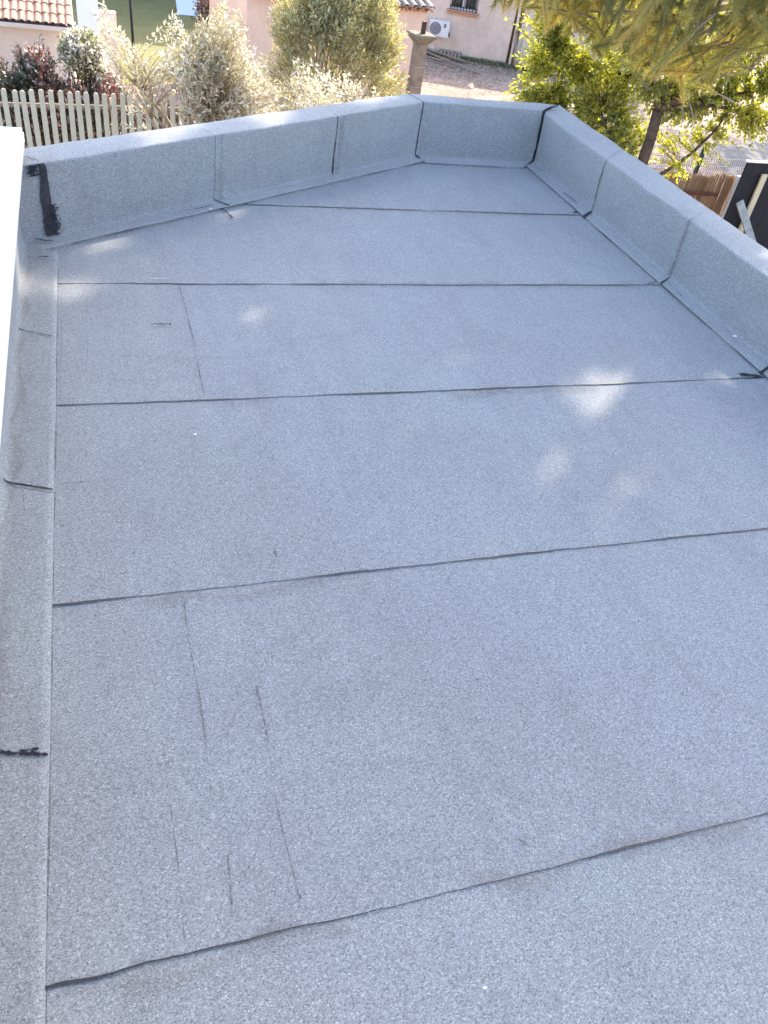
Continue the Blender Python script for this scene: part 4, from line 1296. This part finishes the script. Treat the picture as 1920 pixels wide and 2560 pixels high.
fan_limbs(tr2[-1], [(7.0, 12.8, -0.7), (6.9, 12.9, -0.95), (7.4, 12.6, -0.2), (8.4, 12.6, 0.3), (7.8, 12.3, 0.2), (8.8, 12.4, -0.3)], 0.05)
fan_limbs(tr2[6], [(7.0, 12.8, -1.25), (7.5, 12.7, -1.5), (7.7, 12.5, -1.9)], 0.035)
tube('trunk', Tp, Tr, M['bark'], nt_, 7)
allp = np.concatenate([c[3:] for c in ends])
tips = []
for i in range(1500):
    b = allp[rs.randint(len(allp))]
    d = rs.normal(0, 1, 3); d[2] -= 0.25
    d /= np.linalg.norm(d)
    tips.append(b + d * rs.uniform(0.18, 0.6))
tips = np.array(tips)
# foliage along the tree's width, thinner at the right end
ex = []
for i in range(6600):
    u = rs.uniform(0, 1)
    if u > 0.55 and rs.uniform() < 0.25: continue
    bx, by = 6.55 + 3.3 * u, 12.95 - 2.3 * u
    lo = np.interp(u, [0, .2, .5, .6, .75, 1], [-1.75, -2.0, -2.3, -1.6, -1.4, -1.3])
    zt = rs.uniform(lo, 0.25)
    if u > 0.5 and zt < -1.0 and rs.uniform() < 0.6: continue
    ex.append((bx + rs.normal(0, .12), by + rs.uniform(-.45, .45), zt))
tips = np.concatenate([tips, np.array(ex)])
def ncl(a):
    return noise.noise(Vector((float(a[0]) * 2.2, float(a[1]) * 2.2, float(a[2]) * 2.2)))
tips = np.array([t_ for t_ in tips if ncl(t_) > -0.3])
roots = []
for t_ in tips:
    dd = np.linalg.norm(allp - t_, axis=1)
    r_ = allp[np.argmin(dd)]
    L = np.linalg.norm(t_ - r_)
    if L > 0.5: r_ = t_ + (r_ - t_) / L * 0.5 + np.array([0, 0, 0.06])
    roots.append(r_)
spn = sprays(rs, np.array(roots), tips, 6, 0.18)
tag_twigs('twigs', spn, [np.linspace(0.005, 0.002, 6)] * len(spn), M['bark'], nt_, 3)
q = leaves_on(rs, spn, 40, 0.07, 0.032, 0.1, 0.9)
array_mesh('crown', q, 4, M['nettle'], nt_, rnd_by_clump(rs, q[:, 0], 1.8, 0.2))

st = mound('added_shade_tree', 'broad tree added behind the driveway to shade the ground, its crown above the picture', 'tree', (23.5, 29.0, 4.8), (5.6, 5.6, 3.2), 2400, M['nettle'], 55, 0.17, 0.10, 0.9, 28, 0.3)  # added so that its crown throws shade on the ground at right

# ------------------------------------------------------------------ the pine whose crown shades the roof
rs = np.random.RandomState(77)
pine = empty('pine_tree', (7.6, 6.4, GZ), 'large pine whose drooping needle branches hang into the upper right corner', 'tree')
Pp, Pr = [], []
c, r = limb(rs, (7.6, 6.4, GZ), (6.3, 7.9, 7.9), 0.24, 0.08, 0.02, 14)
Pp.append(c); Pr.append(r)
trunk_c = c
CR = np.array([6.1, 8.3, 5.8]); RAD = np.array([2.85, 2.85, 3.0])
tgt = []
for i in range(54):
    d = rs.normal(0, 1, 3); d /= np.linalg.norm(d)
    tgt.append(CR + d * RAD * rs.uniform(0.6, 0.92))
low = [(3.15, 7.8, 0.85), (3.7, 7.65, 0.75), (4.1, 7.4, 0.62), (4.5, 7.15, 0.55), (4.9, 6.9, 0.5), (5.3, 6.62, 0.6), (5.5, 6.45, 0.85), (4.3, 7.5, 0.95), (5.0, 6.9, 0.95), (3.5, 7.6, 1.1)]
for t_ in low: tgt.append(np.array(t_))
br = []
for t_ in tgt:
    zo = np.clip(t_[2] + rs.uniform(0.2, 1.6), 0.8, 7.2)
    k = np.argmin(np.abs(trunk_c[:, 2] - zo))
    cc_, rr_ = limb(rs, trunk_c[k], t_, 0.05, 0.012, 0.12, 10)
    if tuple(np.round(t_, 2)) in [tuple(np.round(l, 2)) for l in low]:
        pass
    vv = cc_ - np.array([1.88, 2.36, 0.0])
    if np.min(np.linalg.norm(vv - (vv @ np.array(S))[:, None] * np.array(S), axis=1)) < 0.42 and len(br) < 50: continue
    Pp.append(cc_); Pr.append(rr_); br.append(cc_)
tube('trunk', Pp[:1], Pr[:1], M['bark_pine'], pine, 10)
tube('branches', Pp[1:], Pr[1:], M['bark_pine'], pine, 6)

def visible_ok(p):
    az = np.degrees(np.arctan2(p[:, 0], p[:, 1]))
    d = np.hypot(p[:, 0], p[:, 1])
    el = np.degrees(np.arctan2(p[:, 2] - 1.64, d))
    # crown underside: how low the branches hang, by bearing from the roof
    lim = np.interp(az, [-30, 17, 20.5, 22, 23.3, 25.6, 28.4, 30.6, 32.9, 35.2, 37.8, 38.9, 40.5, 60], [0, -1.0, -5.0, -6.9, -7.4, -7.5, -7.9, -8.6, -9.3, -9.6, -9.2, -8.0, -6.9, -6]) + np.abs(rs.normal(0, 0.6, len(az))) - 0.1
    return el > lim
N_T = 21000
d = rs.normal(0, 1, (N_T, 3)); d /= np.linalg.norm(d, axis=1)[:, None]
rad_ = rs.uniform(0.1, 1, N_T) ** (1 / 2.6)
tp = CR + d * RAD * rad_[:, None]
tp += rs.normal(0, 0.06, tp.shape)
tw_dir = None
# small openings in the crown that let a few patches of sun onto the roof
GAPS = [((1.88, 2.34, 0), 0.165), ((1.51, 1.86, 0), 0.175), ((1.12, 1.5, 0), 0.12), ((-0.15, 3.26, 0), 0.125), ((0.0, 3.70, 0), 0.12), ((0.62, 4.10, 0), 0.115), ((0.57, 3.03, 0), 0.105), ((0.35, 4.36, .34), 0.18), ((0.9, 4.66, .34), 0.15), ((1.6, 5.15, .34), 0.17), ((2.95, 3.28, .33), 0.14), ((2.95, 2.9, .33), 0.17), ((-0.33, 3.35, .1), 0.13)]
Sv = np.array(S)
for g, r_ in GAPS:
    v = tp - np.array(g)
    dist = np.linalg.norm(v - (v @ Sv)[:, None] * Sv, axis=1)
    tp = tp[dist > r_]
n0 = len(tp)
ax_ = (tp - np.array([6.6, 7.6, 5.0])); ax_ /= np.linalg.norm(ax_, axis=1)[:, None]
ax_ = ax_ + rs.normal(0, 0.45, ax_.shape) + np.array([0, 0, -0.35])
rb = rnd_by_clump(rs, tp, 1.3, 0.15)
# drooping twigs of the lower branches, each set with whorls of needles
K = 1400
xx = rs.uniform(2.95, 5.9, K)
tb_ = np.stack([xx, 8.0 - (xx - 3.0) * 0.6 + rs.normal(0, 0.45, K), rs.uniform(0.0, 2.0, K)], 1)
tdir = np.array([-0.42, -0.12, -0.55]) + rs.normal(0, 0.38, (K, 3)); tdir /= np.linalg.norm(tdir, axis=1)[:, None]
tlen = rs.uniform(0.25, 0.5, K)
ok = visible_ok(tb_ + tdir * tlen[:, None] * 1.1)
tb_, tdir, tlen = tb_[ok], tdir[ok], tlen[ok]
K = len(tb_)
curve = [np.stack([tb_[q_] + tdir[q_] * tlen[q_] * t_ + np.array([0, 0, -0.10 * tlen[q_] * t_ * t_]) for t_ in np.linspace(-0.35, 1, 6)]) for q_ in range(K)]
tag_twigs('twigs', curve, [np.linspace(0.008, 0.003, 6)] * K, M['bark_pine'], pine, 4)
NT = 13
u_ = np.linspace(0.1, 1.0, NT)
tt = tb_[:, None, :] + tdir[:, None, :] * (tlen[:, None] * u_[None, :])[:, :, None] + np.array([0, 0, -0.1]) * (tlen[:, None] * u_[None, :] ** 2)[:, :, None]
crnd = np.clip(rnd_by_clump(rs, tb_, 1.6, 0.3), 0, 1)
NN = 40
def needles(tp, ax_, rb, hw, L0, L1, spread):
    n = len(tp)
    ax_ = ax_ / np.linalg.norm(ax_, axis=1)[:, None]
    Pn = np.repeat(tp, NN, 0); An = np.repeat(ax_, NN, 0)
    k = rs.uniform(-0.05, 0.05, (n * NN, 1))
    dn = An + rs.normal(0, 1, (n * NN, 3)) * spread; dn /= np.linalg.norm(dn, axis=1)[:, None]
    L = rs.uniform(L0, L1, (n * NN, 1))
    sw = np.cross(dn, rs.normal(0, 1, (n * NN, 3))); sw /= np.linalg.norm(sw, axis=1)[:, None]
    b0 = Pn + An * k
    tri = np.stack([b0 - sw * hw, b0 + sw * hw, b0 + dn * L + np.array([0, 0, -1.0]) * L * 0.12], 1)
    return tri, np.clip(np.repeat(rb, NN) + rs.normal(0, 0.1, n * NN), 0, 1)
ta, ra = needles(tp, ax_, rb, 0.0062, 0.09, 0.16, 0.55)
NN = 26
tb2, rb2 = needles(tt.reshape(-1, 3), np.repeat(tdir, NT, 0), np.repeat(crnd, NT), 0.0021, 0.06, 0.11, 0.5)
array_mesh('crown', np.concatenate([ta, tb2]), 3, M['pine'], pine, np.concatenate([ra, rb2]))
